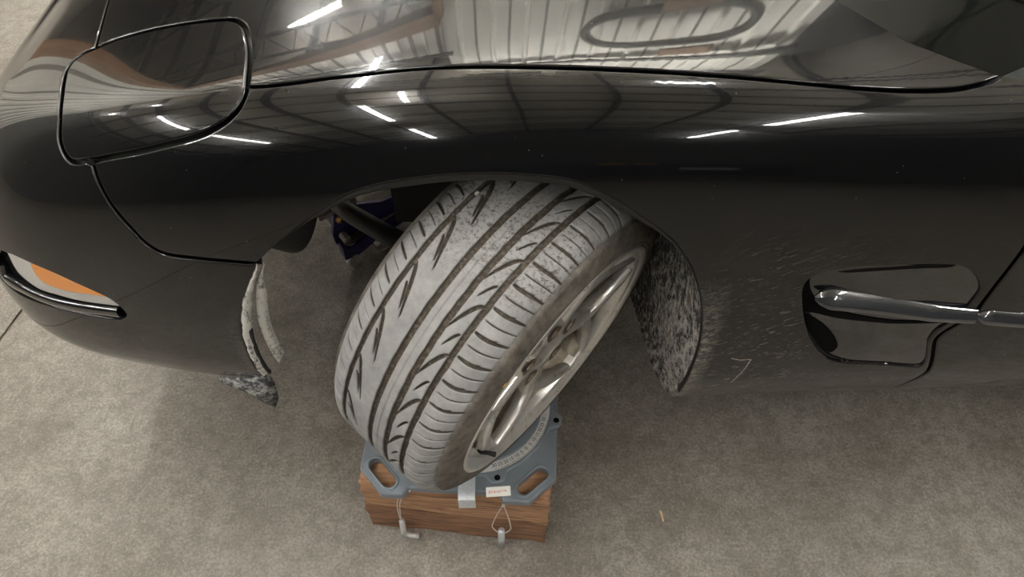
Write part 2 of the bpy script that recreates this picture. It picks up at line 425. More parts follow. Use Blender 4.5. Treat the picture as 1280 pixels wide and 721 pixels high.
for y in (-10, -8, -6, -4, -2, -.2, 1.4, 3.0, 7.5, 10.5):
    for xa, xb in ((X0 + .1, 2.5), (2.5, X1 - .1)):
        a, b = Vector((xa, y, roof_z(xa) - .26)), Vector((xb, y, roof_z(xb) - .26)); dz = Vector((0, 0, -.55))
        raf.tube([a, b], .05, 4); raf.tube([a + dz, b + dz], .05, 4); n = int((b - a).length / .7)
        for k in range(n):
            p, q = a.lerp(b, k / n), a.lerp(b, (k + .5) / n); r = a.lerp(b, (k + 1) / n); raf.tube([p + dz, q, r + dz], .022, 4)
structure('trim_trusses', raf, M_beam)
def ribbed(name, xa, xb, z0, z1, y=Y1, pitch=.40, bw=.03):
    """sheet-metal wall lining with raised ribs and grey strips painted in as rib shading, x from xa to xb, facing -y"""
    top = z1 if callable(z1) else (lambda x: z1)
    prof = []; x = xa
    while x < xb:
        for f, d in ((0, 0), (.40, 0), (.46, .05), (.54, .05), (.60, 0), (.999, 0)): prof.append((min(xb, x + f * pitch), -d))
        x += pitch
    V = []
    for a, b in prof: V += [(a, y + b, z0), (a, y + b, top(a))]
    k = len(prof); m = MB().add(V, [(2 * i + 1, 2 * i + 3, 2 * i + 2, 2 * i) for i in range(k - 1)])
    m.add([(xa, y + .06, z0), (xb, y + .06, z0), (xb, y + .06, top(xb)), (xa, y + .06, top(xa))], [(0, 1, 2, 3)])
    o = structure(name, m, M_cream); bt = MB(); x = xa + pitch
    while x < xb - .02:
        bt.box((x, y - .006, (z0 + top(x)) / 2), (bw, .006, (top(x) - z0) / 2)); x += pitch
    structure('rib_shade_strip', bt, M_ribshade, o)
    return o
OX0, OX1, OZ = -5.6, -1.12, 4.35
ribbed('wall_far', OX1, 3.5, 0, lambda x: roof_z(x) - .25, pitch=.47, bw=.018)
wallbox('wall_far', ((3.5 + X1) / 2, Y1 + .1, 3.2), ((X1 - 3.5) / 2, .1, 3.2), M_wdark)
ribbed('wall_far', X0, OX0, 0, lambda x: roof_z(x) - .25, pitch=.55, bw=.04)
ribbed('wall_far', OX0, OX1, OZ, 5.3)
structure('trim_door', MB().box((OX0, Y1 - .06, OZ / 2), (.09, .10, OZ / 2)).box((OX1, Y1 - .06, OZ / 2), (.06, .10, OZ / 2)).box(((OX0 + OX1) / 2, Y1 - .06, OZ), ((OX1 - OX0) / 2, .10, .10)), M_brown)
structure('trim_rail', MB().box((1.2, Y1 - .16, 6.05), (2.3, .05, .05)).box((-3.4, Y1 - .16, 5.1), (2.4, .05, .05)), M_beam)
lp = [(1.75 + .95 * math.cos(a) * (abs(math.cos(a)) ** -.45 if abs(math.cos(a)) > .02 else 1), Y1 - .22, 5.15 + .13 * math.cos(a) + .30 * math.sin(a)) for a in [2 * math.pi * k / 60 for k in range(61)]]
structure('trim_loop', MB().tube(lp, .06, 8), M_beam)
structure('trim_brace', MB().box((2.1, Y1 - .32, 5.62), (.30, .03, .09)).box((1.9, Y1 - .32, 4.72), (.32, .03, .09)), M_brown)
wallbox('trim_navy', (1.6, Y0 + .06, 1.1), (3.2, .06, .55), M_navy)
for k, (x, wd) in enumerate(((.9, .25), (1.55, .22))):
    structure('trim_yellow', MB().box((x + .6, Y0 + .14, 1.62), (wd, .02, .08)), M_yel)
structure('trim_notice', MB().box((3.3, Y0 + .14, 1.15), (.55, .02, .12)), M_paper)
def lamp(x, y, z, L, along='y', tm=None):
    H = roof_z(x)
    t = thing('tube_light', 'white strip light with two lit tubes hung under the hall roof', 'ceiling light', (x, y, z), 'strip lights under the roof')
    h = (.018, L / 2, .012) if along == 'y' else (L / 2, .018, .012)
    MB().box((x, y, z + .045), h).build('lamp_housing', M_fix, t)
    for s_ in (-.035, .035):
        a = (x + s_, y - L / 2 + .03, z - .012) if along == 'y' else (x - L / 2 + .03, y + s_, z - .012)
        b = (x + s_, y + L / 2 - .03, z - .012) if along == 'y' else (x + L / 2 - .03, y + s_, z - .012)
        MB().tube([a, b], .016, 8).build('lamp_tube', tm or M_tube, t)
    for s_ in (-1, 1):
        q = (x, y + s_ * L * .35, z + .05) if along == 'y' else (x + s_ * L * .35, y, z + .05)
        MB().tube([q, (q[0], q[1], H)], .006, 5).build('hanger', M_beam, t)
def fill_light(x, y, z, L):  # unseen fill light, added to brighten the ribbed wall
    t = thing('wall_fill_light', 'added unseen fill light brightening the cream ribbed wall', 'ceiling light', (x, y, z), 'added fill lights along the ribbed lining')
    c = Vector((x, y, z))
    MB().box(c + Vector((0, -.12, -.12)), (L / 2, .008, .22)).box(c + Vector((0, -.04, .10)), (L / 2, .09, .006)).build('fill_shade', M_fix, t)
    for q in (-.04, .04): MB().tube([c + Vector((-L / 2 + .03, -.04 + q, .03)), c + Vector((L / 2 - .03, -.04 + q, .03))], .02, 8).build('lamp_tube', M_fill, t)
    for q in (-.35, .35): MB().tube([c + Vector((L * q, -.04, .10)), (x + L * q, y - .04, roof_z(x + L * q))], .008, 5).build('hanger', M_beam, t)
for x in (-.3, 1.1, 2.6): fill_light(x, 3.75, 6.55, 1.2)
for x in (-9.2, -7.0): fill_light(x, 2.6, 4.7, 1.2)
fill_light(-4.4, 4.0, 5.45, .7); fill_light(-2.4, 4.0, 5.45, .7)
lamp(-1.9, 2.65, 4.4, 2.4)
for y in (-2.4, -6.2): lamp(-1.9, y, 4.4, 2.4, 'y', M_dim)
for y in (-3.6, -7.2): lamp(2.55, y, 4.4, 2.4, 'y', M_dim)
for y in (-.8, -4.4): lamp(-5.9, y, 4.4, 2.4, 'y', M_dim)
lamp(1.35, 1.0, 4.4, .5, 'x')
lamp(4.3, -.6, 4.4, 2.4); lamp(4.3, 2.6, 4.4, 2.4); lamp(-1.9, -.2, 6.2, 2.4)  # extra strip lights, added to brighten the floor from overhead
for x in (-4.4, -2.7): lamp(x, 8.0, 5.6, 1.3, 'x')
# ---- body surface: control grid from station tables, evaluated as a bicubic B-spline
ST=np.array([
# ox     ex     ey     t0    zc     z1     zb    pe   lowy  lowz
[2.75,  2.75, -.930, .835, 1.13, 1.120, .670, 2.3, .872, .440],
[2.20,  2.20, -.925, .838, 1.13, 1.110, .665, 2.3, .868, .438],
[1.70,  1.70, -.920, .840, 1.13, 1.105, .660, 2.3, .865, .440],
[1.35,  1.35, -.918, .845, 1.13, 1.100, .660, 2.3, .862, .438],
[1.05,  1.05, -.910, .848, 1.13, 1.095, .660, 2.3, .860, .436],
[ .80,   .80, -.908, .852, 1.13, 1.092, .650, 2.3, .860, .425],
[ .58,   .58, -.906, .856, 1.13, 1.085, .640, 2.3, .860, .418],
[ .38,   .38, -.906, .860, 1.125,1.090, .640, 2.3, .860, .408],
[ .18,   .18, -.906, .858, 1.12, 1.098, .640, 2.3, .860, .408],
[-.02,  -.02, -.905, .852, 1.11, 1.098, .650, 2.25,.860, .440],
[-.20,  -.20, -.900, .842, 1.09, 1.082, .650, 2.2, .855, .440],
[-.34,  -.38, -.882, .822, 1.065,1.052, .640, 2.15,.845, .435],
[-.44,  -.54, -.860, .795, 1.04, 1.015, .610, 2.1, .835, .425],
[-.52,  -.70, -.825, .760, 1.01, .972, .580, 2.0, .800, .415],
[-.58,  -.84, -.775, .715, .980, .930, .560, 1.95, .74, .41],
[-.64,  -.945, -.690, .665, .950, .895, .560, 1.9, .65, .41],
[-.69,  -1.00,-.545, .600, .930, .875, .570, 1.85, .50, .41],
[-.73,  -1.02,-.29, .520, .920, .870, .575, 1.8, .27, .41],
[-.75,  -1.03,  0.0, .480, .920, .870, .575, 1.8, .0, .41],
])
def nspl(y,t):
    y=np.asarray(y,float);n=len(y);A=np.zeros((n,n));b=np.zeros((n,)+y.shape[1:])
    A[0,0]=A[-1,-1]=1
    for i in range(1,n-1):
        A[i,i-1:i+2]=1,4,1;b[i]=6*(y[i+1]-2*y[i]+y[i-1])
    M=np.linalg.solve(A,b);i=np.clip(np.floor(t).astype(int),0,n-2);s=(t-i)
    s=s.reshape(s.shape+(1,)*(y.ndim-1))
    return (1-s)*y[i]+s*y[i+1]+((1-s)**3-(1-s))*M[i]/6+(s**3-s)*M[i+1]/6
NU,NV=181,121; US=20.0
def body_grid():
    P=nspl(ST,np.linspace(0,len(ST)-1,NU))
    G=np.zeros((NU,NV,3))
    for i in range(NU):
        ox,ex,ey,t0,zc,z1,zb,pe,lw,lz=P[i]
        L=np.hypot(ex-ox,ey)
        dirx,diry=(ex-ox)/L,ey/L
        rr=[];zz=[]
        for a in np.linspace(0,1,80)[:-1]:           # top
            rr.append(a*t0*L);zz.append(zc+(z1-zc)*a*a*(.35+.65*a))
        for a in np.linspace(0,np.pi/2,120)[:-1]:    # shoulder to belt
            rr.append(t0*L+(1-t0)*L*np.sin(a)**(2/pe));zz.append(zb+(z1-zb)*np.cos(a)**(2/pe))
        side=1-np.clip((-.3-ex)/.5,0,1)              # 1 on the flanks, 0 at the nose
        tuck=.045*side+.055*(1-side)
        for a in np.linspace(0,1,50)[:-1]:           # belt to lower edge
            rr.append(L-tuck*a**2.2);zz.append(zb+(lz+.02-zb)*a)
        for a in np.linspace(0,1,14):                # rolled under
            rr.append(L-tuck-.012*np.sin(a*1.57)-.10*max(0,a-.35));zz.append(lz+.02-.022*np.sin(min(1,a*2)*1.57))
        rr=np.array(rr);zz=np.array(zz)
        s=np.r_[0,np.cumsum(np.hypot(np.diff(rr),np.diff(zz)))]
        # ring spacing: 30 rings over the top, the rest by arc length
        st=s[79];q=np.r_[np.linspace(0,st,31)[:-1],np.linspace(st,s[-1],NV-30)]
        r=np.interp(q,s,rr);z=np.interp(q,s,zz)
        G[i,:,0]=ox+dirx*r;G[i,:,1]=diry*r;G[i,:,2]=z
    for _ in range(10):
        H=G.copy();H[:,1:-1]=.25*G[:,:-2]+.5*G[:,1:-1]+.25*G[:,2:];G=H
    for _ in range(3):
        H=G.copy();H[1:-1]=.25*G[:-2]+.5*G[1:-1]+.25*G[2:];G=H
    M=G[:,1:2].copy();M[:,:,1]*=-1;G=np.concatenate([M,G],1)          # mirrored ring: v = 1 is the centreline
    M=G[NU-2:NU-1].copy();M[:,:,1]*=-1;return np.concatenate([G,M],0)
GB=body_grid();NU+=1;NV+=1
def _b(t): return np.stack([(1-t)**3/6,(3*t**3-6*t*t+4)/6,(-3*t**3+3*t*t+3*t+1)/6,t**3/6],-1)
def _db(t): return np.stack([-(1-t)**2/2,(3*t*t-4*t)/2,(-3*t*t+2*t+1)/2,t*t/2],-1)
def S(uv,der=False):
    uv=np.atleast_2d(np.asarray(uv,float))
    u=np.clip(uv[:,0],1,NU-2.0001);v=np.clip(uv[:,1],1,NV-2.0001)
    i=np.floor(u).astype(int);j=np.floor(v).astype(int)
    W=GB[(i[:,None]+np.arange(-1,3))[:,:,None],(j[:,None]+np.arange(-1,3))[:,None,:]]
    bu,bv=_b(u-i),_b(v-j)
    p=np.einsum('na,nb,nabk->nk',bu,bv,W)
    if not der: return p
    du=np.einsum('na,nb,nabk->nk',_db(u-i),bv,W);dv=np.einsum('na,nb,nabk->nk',bu,_db(v-j),W)
    n=np.cross(du,dv);n/=np.linalg.norm(n,axis=1)[:,None]
    return p,du,dv,n
UV = {
'gap_l': [(124.56,44.52),(125.81,44.87),(126.62,44.69),(127.57,43.25),(128.27,41.13),(128.91,37.43),(130.46,33.0),(132.26,30.42),(133.46,28.95),(133.63,27.96),(132.94,27.31),(132.07,26.81),(130.7,26.4)],
'gap_t': [(130.7,26.4),(128.44,25.7),(125.84,25.2),(122.74,24.78),(119.4,24.54),(116.33,24.44),(113.57,24.46),(112.56,24.51),(111.79,24.69),(111.02,25.03),(110.35,25.54),(109.67,26.44),(109.0,27.63),(108.47,29.1),(108.12,30.63),(107.87,32.18)],
'gap_b': [(107.87,32.18),(107.87,33.38),(108.08,34.8),(108.5,36.23),(109.18,37.51),(110.11,38.61),(111.15,39.5),(112.33,40.23),(114.6,41.18),(117.0,42.1),(119.42,42.89),(121.88,43.64),(123.45,44.25),(124.56,44.52)],
'nose': [(130.7,26.4),(133.36,23.72),(138.0,20.14),(146.21,15.54),(161.57,10.5)],
'hood': [(107.87,32.18),(106.09,32.16),(104.24,31.95),(101.7,31.54),(98.8,31.23),(96.72,31.02),(94.67,30.91),(92.83,30.89),(91.05,30.91),(88.58,31.0),(86.18,31.09),(83.64,31.17),(81.06,31.3),(78.76,31.39),(76.47,31.54),(74.12,31.73),(72.08,31.96),(70.03,32.23),(67.82,32.56),(66.42,32.79),(64.95,32.98),(63.35,33.16),(61.84,33.22),(60.66,33.17),(59.6,33.0),(58.67,32.67),(57.83,32.28),(57.02,31.75)],
'cowl': [(57.0,31.64),(58.08,30.73),(59.26,29.87),(60.44,29.06),(61.7,28.28),(62.52,27.52),(63.24,26.8),(64.25,25.83),(65.32,24.83),(66.76,23.39)],
'bf': [(124.56,44.52),(123.71,44.93),(123.46,46.57),(123.04,48.64),(122.51,50.74),(121.95,52.59),(121.27,54.48),(120.42,56.56),(119.75,58.42),(119.05,59.74),(118.45,60.62),(117.7,61.32),(116.48,61.73),(115.17,61.94),(113.27,62.28),(111.5,62.52),(110.1,62.73),(108.75,62.87)],
'arch': [(108.75,62.87),(108.18,61.6),(107.48,60.19),(106.55,58.48),(105.57,56.83),(104.24,54.63),(102.83,52.65),(101.65,50.97),(100.43,49.52),(99.38,48.63),(98.2,47.95),(97.04,47.46),(95.78,47.11),(94.24,46.74),(92.68,46.49),(91.28,46.36),(89.91,46.3),(88.31,46.34),(86.69,46.5),(85.71,46.65),(84.74,46.97),(83.9,47.46),(83.04,48.18),(82.22,49.03),(81.3,50.13),(80.64,51.08),(79.89,52.33),(79.08,53.61),(78.19,55.09),(77.5,56.48),(76.86,58.01),(76.25,59.92),(75.64,62.18),(75.08,64.93),(74.56,68.08),(74.07,71.57),(73.65,75.47),(73.35,79.69),(73.13,84.79),(73.06,90.54),(72.99,97.68),(72.82,105.84)],
'bedge': [(108.75,62.87),(109.58,66.04),(110.79,70.07),(111.5,72.87),(112.03,75.6),(112.58,79.47),(113.04,83.4),(113.35,88.59),(113.59,94.23),(114.01,101.51)],
'door': [(53.94,38.2),(53.67,44.61),(53.2,52.12),(53.08,56.26),(53.05,59.77),(53.16,63.89),(53.26,68.18),(53.28,71.61),(53.32,75.06),(53.71,77.29),(54.18,79.37),(54.46,81.06),(54.52,83.09),(53.96,86.91),(53.41,90.52),(52.89,94.78),(52.94,98.22),(53.11,101.48),(53.01,106.25)],
'vent': [(56.69,62.79),(58.7,62.5),(60.88,62.47),(63.12,62.56),(64.51,62.81),(65.27,63.2),(65.85,63.62),(66.34,64.31),(66.74,65.3),(66.88,66.43),(66.78,68.28),(66.36,71.17),(65.87,74.22),(65.06,78.22),(64.3,81.5),(63.46,84.37),(62.68,86.6),(61.75,88.58),(60.91,89.58),(59.97,90.2),(58.29,90.69),(56.47,91.4),(54.89,92.29),(53.95,92.42),(54.02,89.82),(54.55,86.28),(55.07,82.76),(55.06,80.0),(54.72,78.11),(54.23,75.4),(54.12,71.94),(54.13,69.07),(54.76,66.28),(55.7,63.96)],
'marker': [(141.14,68.3),(138.0,67.9),(134.56,68.54),(132.08,69.44),(129.8,70.9),(127.92,72.29),(126.25,73.93),(125.45,75.95),(125.19,77.75),(125.41,78.79),(126.31,79.82),(129.53,80.01),(133.08,79.98),(136.7,79.92),(140.66,80.22),(143.69,79.89),(145.36,78.92),(144.76,74.69)],
'lens': [(140.46,68.33),(138.06,68.13),(134.6,68.67),(132.11,69.57),(129.83,71.04),(127.95,72.42),(126.45,73.99),(125.7,75.34),(125.36,76.15),(126.3,76.32),(128.67,76.43),(131.17,76.48),(133.77,76.16),(136.54,75.94),(138.44,74.55),(139.69,72.8)],
'amber': [(135.97,68.58),(134.6,68.67),(132.11,69.57),(129.83,71.04),(127.95,72.42),(126.57,73.66),(128.64,73.72),(130.97,73.92),(133.13,73.75),(135.06,72.94),(135.85,71.14)],
'ledge': [(143.74,73.78),(143.62,77.01),(142.02,77.67),(139.76,77.73),(137.17,78.05),(134.36,78.33),(131.64,78.33),(128.88,78.16),(126.0,78.0)],
'blade': [(65.22,71.47),(64.14,71.35),(62.28,71.73),(60.43,72.22),(57.96,73.23),(55.54,74.25),(53.37,75.06)],
'dcrease': [(53.11,75.31),(52.29,75.64),(50.83,76.28),(48.56,77.06),(45.36,77.76)],
'chalk': [(70.15,87.12),(69.33,87.78),(68.41,87.6),(68.53,91.1),(68.92,97.54)],
'shade_up': [(66.86,67.49),(66.74,65.68),(66.28,64.78),(65.88,67.17),(65.67,69.57),(64.94,72.56),(63.68,74.42),(62.14,75.7),(59.72,76.52),(56.68,77.31),(54.91,77.74),(56.58,77.91),(59.55,77.59),(62.6,77.51),(64.31,76.87),(65.33,76.77)],
'shade_low': [(65.1,77.74),(64.19,78.54),(63.0,80.63),(61.85,83.58),(61.38,85.78),(61.66,87.71),(62.5,86.48),(63.48,84.05),(64.31,81.24)],
'slit': [(64.94,63.5),(63.34,62.98),(61.4,62.73),(59.23,62.53),(57.21,62.52),(56.75,62.78),(57.09,63.19),(59.1,63.31),(61.27,63.53),(62.94,63.72),(64.08,63.83)],
}
# ---------------- the car body: panels trimmed out of the smooth body surface
car = thing('sports_car', 'glossy black sports car with dusty flank, scuffed bumper and front wheel turned out', 'car', (0, 0, 0))
MUV = np.array([.0262, .0105])                      # rough metric of the (u, v) domain
def spline2(P, step=.008):
    P = np.asarray(P, float); Q = np.vstack([2 * P[0] - P[1], P, 2 * P[-1] - P[-2]]); out = []
    X = S(P)
    for i in range(len(P) - 1):
        n = max(1, int(np.ceil(np.linalg.norm(X[i + 1] - X[i]) / step))); t = (np.arange(n) / n)[:, None]
        a, b, c, d = Q[i:i + 4]
        l0, l1, l2 = (max(1e-6, np.linalg.norm((q - p) * MUV)) ** .5 for p, q in ((a, b), (b, c), (c, d)))
        m1 = ((b - a) / l0 - (c - a) / (l0 + l1) + (c - b) / l1) * l1; m2 = ((c - b) / l1 - (d - b) / (l1 + l2) + (d - c) / l2) * l1
        out.append((2 * t**3 - 3 * t**2 + 1) * b + (t**3 - 2 * t**2 + t) * m1 + (-2 * t**3 + 3 * t**2) * c + (t**3 - t**2) * m2)
    out.append(P[-1:]); return np.vstack(out)
def lin(a, b, step=.012):
    a, b = np.array(a, float), np.array(b, float)
    n = max(1, int(np.ceil(np.linalg.norm(S(a)[0] - S(b)[0]) / step))); return a + (b - a) * np.linspace(0, 1, n + 1)[:, None]
def loop(*segs):
    """segs: (points, gap, lip): gap = inset from the shut line, lip = depth of the turned-in edge"""
    P, G, L = [], [], []
    for pts, g, l in segs:
        pts = np.asarray(pts)
        for q in pts[:-1]: P.append(q); G.append(g); L.append(l)
    P = np.array(P); G = np.array(G); L = np.array(L)
    keep = [i for i in range(len(P)) if np.linalg.norm((P[i] - P[i - 1]) * MUV) > 5e-4]
    return P[keep], G[keep], L[keep]
def area2(P): return np.sum(np.roll(P[:, 0], 1) * P[:, 1] - P[:, 0] * np.roll(P[:, 1], 1))
def duv(uv, T):
    p, du, dv, n = S(uv, True)
    a = (du * du).sum(1); b = (du * dv).sum(1); c = (dv * dv).sum(1); e = (du * T).sum(1); f = (dv * T).sum(1); D = a * c - b * b + 1e-12
    return np.c_[(c * e - b * f) / D, (a * f - b * e) / D]
def inward(P, ccw):
    X, du, dv, N = S(P, True); t = np.roll(X, -1, 0) - np.roll(X, 1, 0); t /= np.linalg.norm(t, axis=1)[:, None] + 1e-9
    T = np.cross(N, t) * (1 if ccw else -1); return T / (np.linalg.norm(T, axis=1)[:, None] + 1e-9)
def pip(Q, P):
    x, y = Q[:, 0], Q[:, 1]; ins = np.zeros(len(Q), bool); n = len(P)
    for i in range(n):
        x1, y1 = P[i - 1]; x2, y2 = P[i]
        c = (y1 > y) != (y2 > y)
        if y1 != y2: ins ^= c & (x < (x2 - x1) * (y - y1) / (y2 - y1) + x1)
    return ins
FLIP = 1.0
def panel(name, outer, holes=(), mat=None, parent=car, step=.011, r=.003, depth=None, disp=None, mirror=False, recalc=False):
    """one pressed panel: surface grid triangulated inside its outline + a rounded, turned-in edge all round"""
    loops = []
    for i, (P, G, L) in enumerate([outer] + list(holes)):
        if (area2(P) > 0) != (i == 0): P, G, L = P[::-1], G[::-1], L[::-1]
        for _ in range(2): G = np.where(L > 0, (np.roll(G, 1) + 2 * G + np.roll(G, -1)) / 4, G)
        loops.append((P, G, L))
    CP, CE, IN = [], [], []
    for P, G, L in loops:
        T = inward(P, True)
        A = P + duv(P, T * (G + np.where(L > 0, r, 0))[:, None]); IN.append((A, T))
        k = len(CP); CP += list(A * MUV); CE += [(k + i, k + (i + 1) % len(A)) for i in range(len(A))]
    CPa = np.array(CP); lo, hi = CPa.min(0), CPa.max(0)
    gx, gy = np.meshgrid(np.arange(lo[0], hi[0], step), np.arange(lo[1], hi[1], step), indexing='ij')
    g = np.c_[gx.ravel(), gy.ravel()]; g[:, 1] += np.where((np.arange(len(g)) // gx.shape[1]) % 2, step / 2, 0)
    ok = pip(g, IN[0][0] * MUV)
    for A, _ in IN[1:]: ok &= ~pip(g, A * MUV)
    g = g[ok]
    if len(g):
        keep = np.ones(len(g), bool)
        for s0 in range(0, len(g), 2000):
            dd = ((g[s0:s0 + 2000, None, :] - CPa[None]) ** 2).sum(2).min(1); keep[s0:s0 + 2000] = dd > (step * .55) ** 2
        g = g[keep]
    pts = [Vector(p) for p in CPa] + [Vector(p) for p in g]
    v, e, f, *_ = delaunay_2d_cdt(pts, CE, [], 0, 1e-7)
    UV = np.array([(p.x, p.y) for p in v]) / MUV; F = np.array([list(t) for t in f])
    cen = UV[F].mean(1); ok = pip(cen * MUV, IN[0][0] * MUV)
    for A, _ in IN[1:]: ok &= ~pip(cen * MUV, A * MUV)
    F = F[ok]
    X, _, _, N = S(UV, True)
    if disp is not None: X = X - N * disp(UV, X)[:, None]
    V = list(X); NN = list(N); FF = [tuple(t) for t in F]
    for (P, G, L), (A, T) in zip(loops, IN):
        base = len(V); n = len(P); rings = 0
        X0, _, _, N0 = S(A, True); T0 = T
        d0 = disp(A, X0) if disp is not None else np.zeros(n)
        X0 = X0 - N0 * d0[:, None]
        for a, ext in ((0, 0), (30, 0), (60, 0), (90, 0), (90, 1)):
            an = math.radians(a); rr = np.where(L > 0, r, 0)[:, None]
            q = X0 - T0 * rr * math.sin(an) - N0 * rr * (1 - math.cos(an)) - N0 * (np.maximum(L - r, 0) * ext)[:, None]
            V += list(q); NN += list(N0 * math.cos(an) - T0 * math.sin(an)); rings += 1
        for k in range(rings - 1):
            for i in range(n):
                j = (i + 1) % n
                if L[i] == 0 and L[j] == 0: continue
                a = base + k * n; FF.append((a + i, a + j, a + n + j, a + n + i)[::-1])
    V = np.array(V); NN = np.array(NN)
    if mirror == 'both':
        k = len(V); V = np.vstack([V, V * [1, -1, 1]]); NN = np.vstack([NN, NN * [1, -1, 1]]); FF = FF + [tuple(i + k for i in t[::-1]) for t in FF]
    if mirror == 'other':
        V = V * [1, -1, 1]; NN = NN * [1, -1, 1]; FF = [t[::-1] for t in FF]
    # wind every face along its normals
    out = []
    for t in FF:
        a = np.cross(V[t[1]] - V[t[0]], V[t[2]] - V[t[0]])
        out.append(t if a @ (NN[t[0]] + NN[t[1]] + NN[t[2]]) >= 0 else t[::-1])
    return raw(name, V, out, mat, parent, True, None if recalc else NN)
def ribbon(name, uv, width, depth, mat, parent=car, closed=False):
    uv = spline2(uv, .01); X, du, dv, N = S(uv, True); t = np.gradient(X, axis=0); t /= np.linalg.norm(t, axis=1)[:, None]
    T = np.cross(N, t); V = []; 
    for x, n, s_ in zip(X, N, T): V += [x - n * depth + s_ * width, x - n * (depth + .004), x - n * depth - s_ * width]
    F = [(3 * i + k, 3 * i + 3 + k, 3 * i + 4 + k, 3 * i + 1 + k) for i in range(len(X) - 1) for k in (0, 1)]
    return raw(name, V, F, mat, parent, True)

g_ = .0026
A_l, A_t, A_b = spline2(UV['gap_l']), spline2(UV['gap_t']), spline2(UV['gap_b'])
A_n = spline2(UV['nose'] + [(NU - 20, 12), (NU - 2, 7)]); A_h = spline2(UV['hood']); A_c = spline2(UV['cowl'] + [(US + 49, 12), (US + 51.5, 1)])
A_bf = spline2(UV['bf']); A_arch = spline2(UV['arch']); A_e = spline2(UV['bedge'] + [(US + 97.5, 113.5), (US + 97.0, 116)])
A_d = spline2(UV['door']); VB = 117.0
# hood: shut line, lid rear and inner edges, nose seam, windscreen edge, centreline
panel('hood', loop((A_t, .003, .014), (A_h, g_, .014), (A_c, .001, .012), (lin((US + 51.5, 1), (NU - 2, 1)), 0, 0), (lin((NU - 2, 1), (NU - 2, 7), .01), 0, 0), (A_n[::-1], g_, .014)), mat=M_paint, mirror='both')
# pop-up headlight lids
for mir in (False, 'other'):
    lid = panel('headlight_lid', loop((A_l, .0032, .016), (A_t, .0032, .016), (A_b, .0032, .016)), mat=M_paint, r=.004, mirror=mir)
# bumper cover with the opening of the side lamp
mk = loop((np.vstack([spline2(UV['marker'] + [UV['marker'][0]])]), 0, .020))
panel('bumper_cover', loop((A_bf, g_, .014), (A_e, 0, .008), (lin((US + 97.0, 116), (US + 97.0, VB)), 0, 0), (lin((US + 97.0, VB), (NU - 2, VB), .02), 0, 0), (lin((NU - 2, VB), (NU - 2, 7), .012), 0, 0), (A_n[::-1], g_, .014), (A_l[::-1], .003, .014)), [mk], M_paint, mirror='both')
# fenders with the side scoop cut out
A_top = lin(UV['hood'][-1], (US + 33.2, 33.2)); A_dr = np.vstack([lin((US + 33.2, 33.2), UV['door'][0])[:-1], A_d])
archend, rock = UV['arch'][-1], UV['door'][-1]
vt = loop((spline2(UV['vent'] + [UV['vent'][0]], .006), 0, .006))
fend_outer = loop((A_b[::-1], .003, .014), (A_h, g_, .014), (A_top, 0, 0), (A_dr, g_, .014), (lin(rock, (rock[0] + .2, VB)), g_, .01), (lin((rock[0] + .2, VB), (US + 52.8, VB), .015), 0, 0),
                  (spline2([(US + 52.8, VB), (US + 52.9, 113), (US + 53.0, 110), archend]), 0, .012), (A_arch[::-1], 0, .012), (A_bf[::-1], g_, .014))
fender = panel('fender', fend_outer, [vt], M_paint, r=.0035)
panel('fender', fend_outer, [], M_paint, mirror='other')
# doors
UD = US - 1.5
door_outer = lambda: loop((A_dr[::-1], g_, .014), (lin((US + 33.2, 33.2), (UD, 33.2), .02), 0, 0), (lin((UD, 33.2), (UD, VB), .02), g_, .014), (lin((UD, VB), (rock[0] + .2, VB), .02), 0, 0), (lin((rock[0] + .2, VB), rock), g_, .01))
door = panel('door', door_outer(), [], M_paint); panel('door', door_outer(), [], M_paint, mirror='other')
qp = lambda: loop((lin((UD, 33.2), (1.2, 33.2), .02), 0, 0), (lin((1.2, 33.2), (1.2, VB), .02), 0, 0), (lin((1.2, VB), (UD, VB), .02), 0, 0), (lin((UD, VB), (UD, 33.2), .02), g_, .014))
panel('rear_quarter', qp(), [], M_paint, step=.02); panel('rear_quarter', qp(), [], M_paint, step=.02, mirror='other')
# dark backing strips added behind the shut lines as gap shade
for k, q in (('hood', UV['hood']), ('gap_l', UV['gap_l']), ('gap_t', UV['gap_t']), ('gap_b', UV['gap_b']), ('bf', UV['bf']), ('nose', UV['nose']), ('door', UV['door'])):
    ribbon('gap_backing', q, .011, .013, M_rubgap)
# scoop in the fender: floor sinking to the front, blade and fin
uf, ub = US + 48.6, US + 38.6
def scoop_depth(uv, X):
    s_ = np.clip((uv[:, 0] - ub) / (uf - ub), 0, 1); v0 = (uv[:, 1] - 60) / 42.0
    low = .010 * np.exp(-((v0 - .52) / .10) ** 2) * s_
    fr = np.clip((uv[:, 0] - US - 46.0) / 2.6, 0, 1)
    return .004 + .040 * s_ ** 1.4 + .045 * fr * fr + low - .016 * np.clip((v0 - .55) / .3, 0, 1) * s_
scoop = panel('side_scoop', loop((spline2(UV['vent'] + [UV['vent'][0]], .006), -.0015, 0)), [], M_gloss, step=.007, disp=scoop_depth, recalc=True)
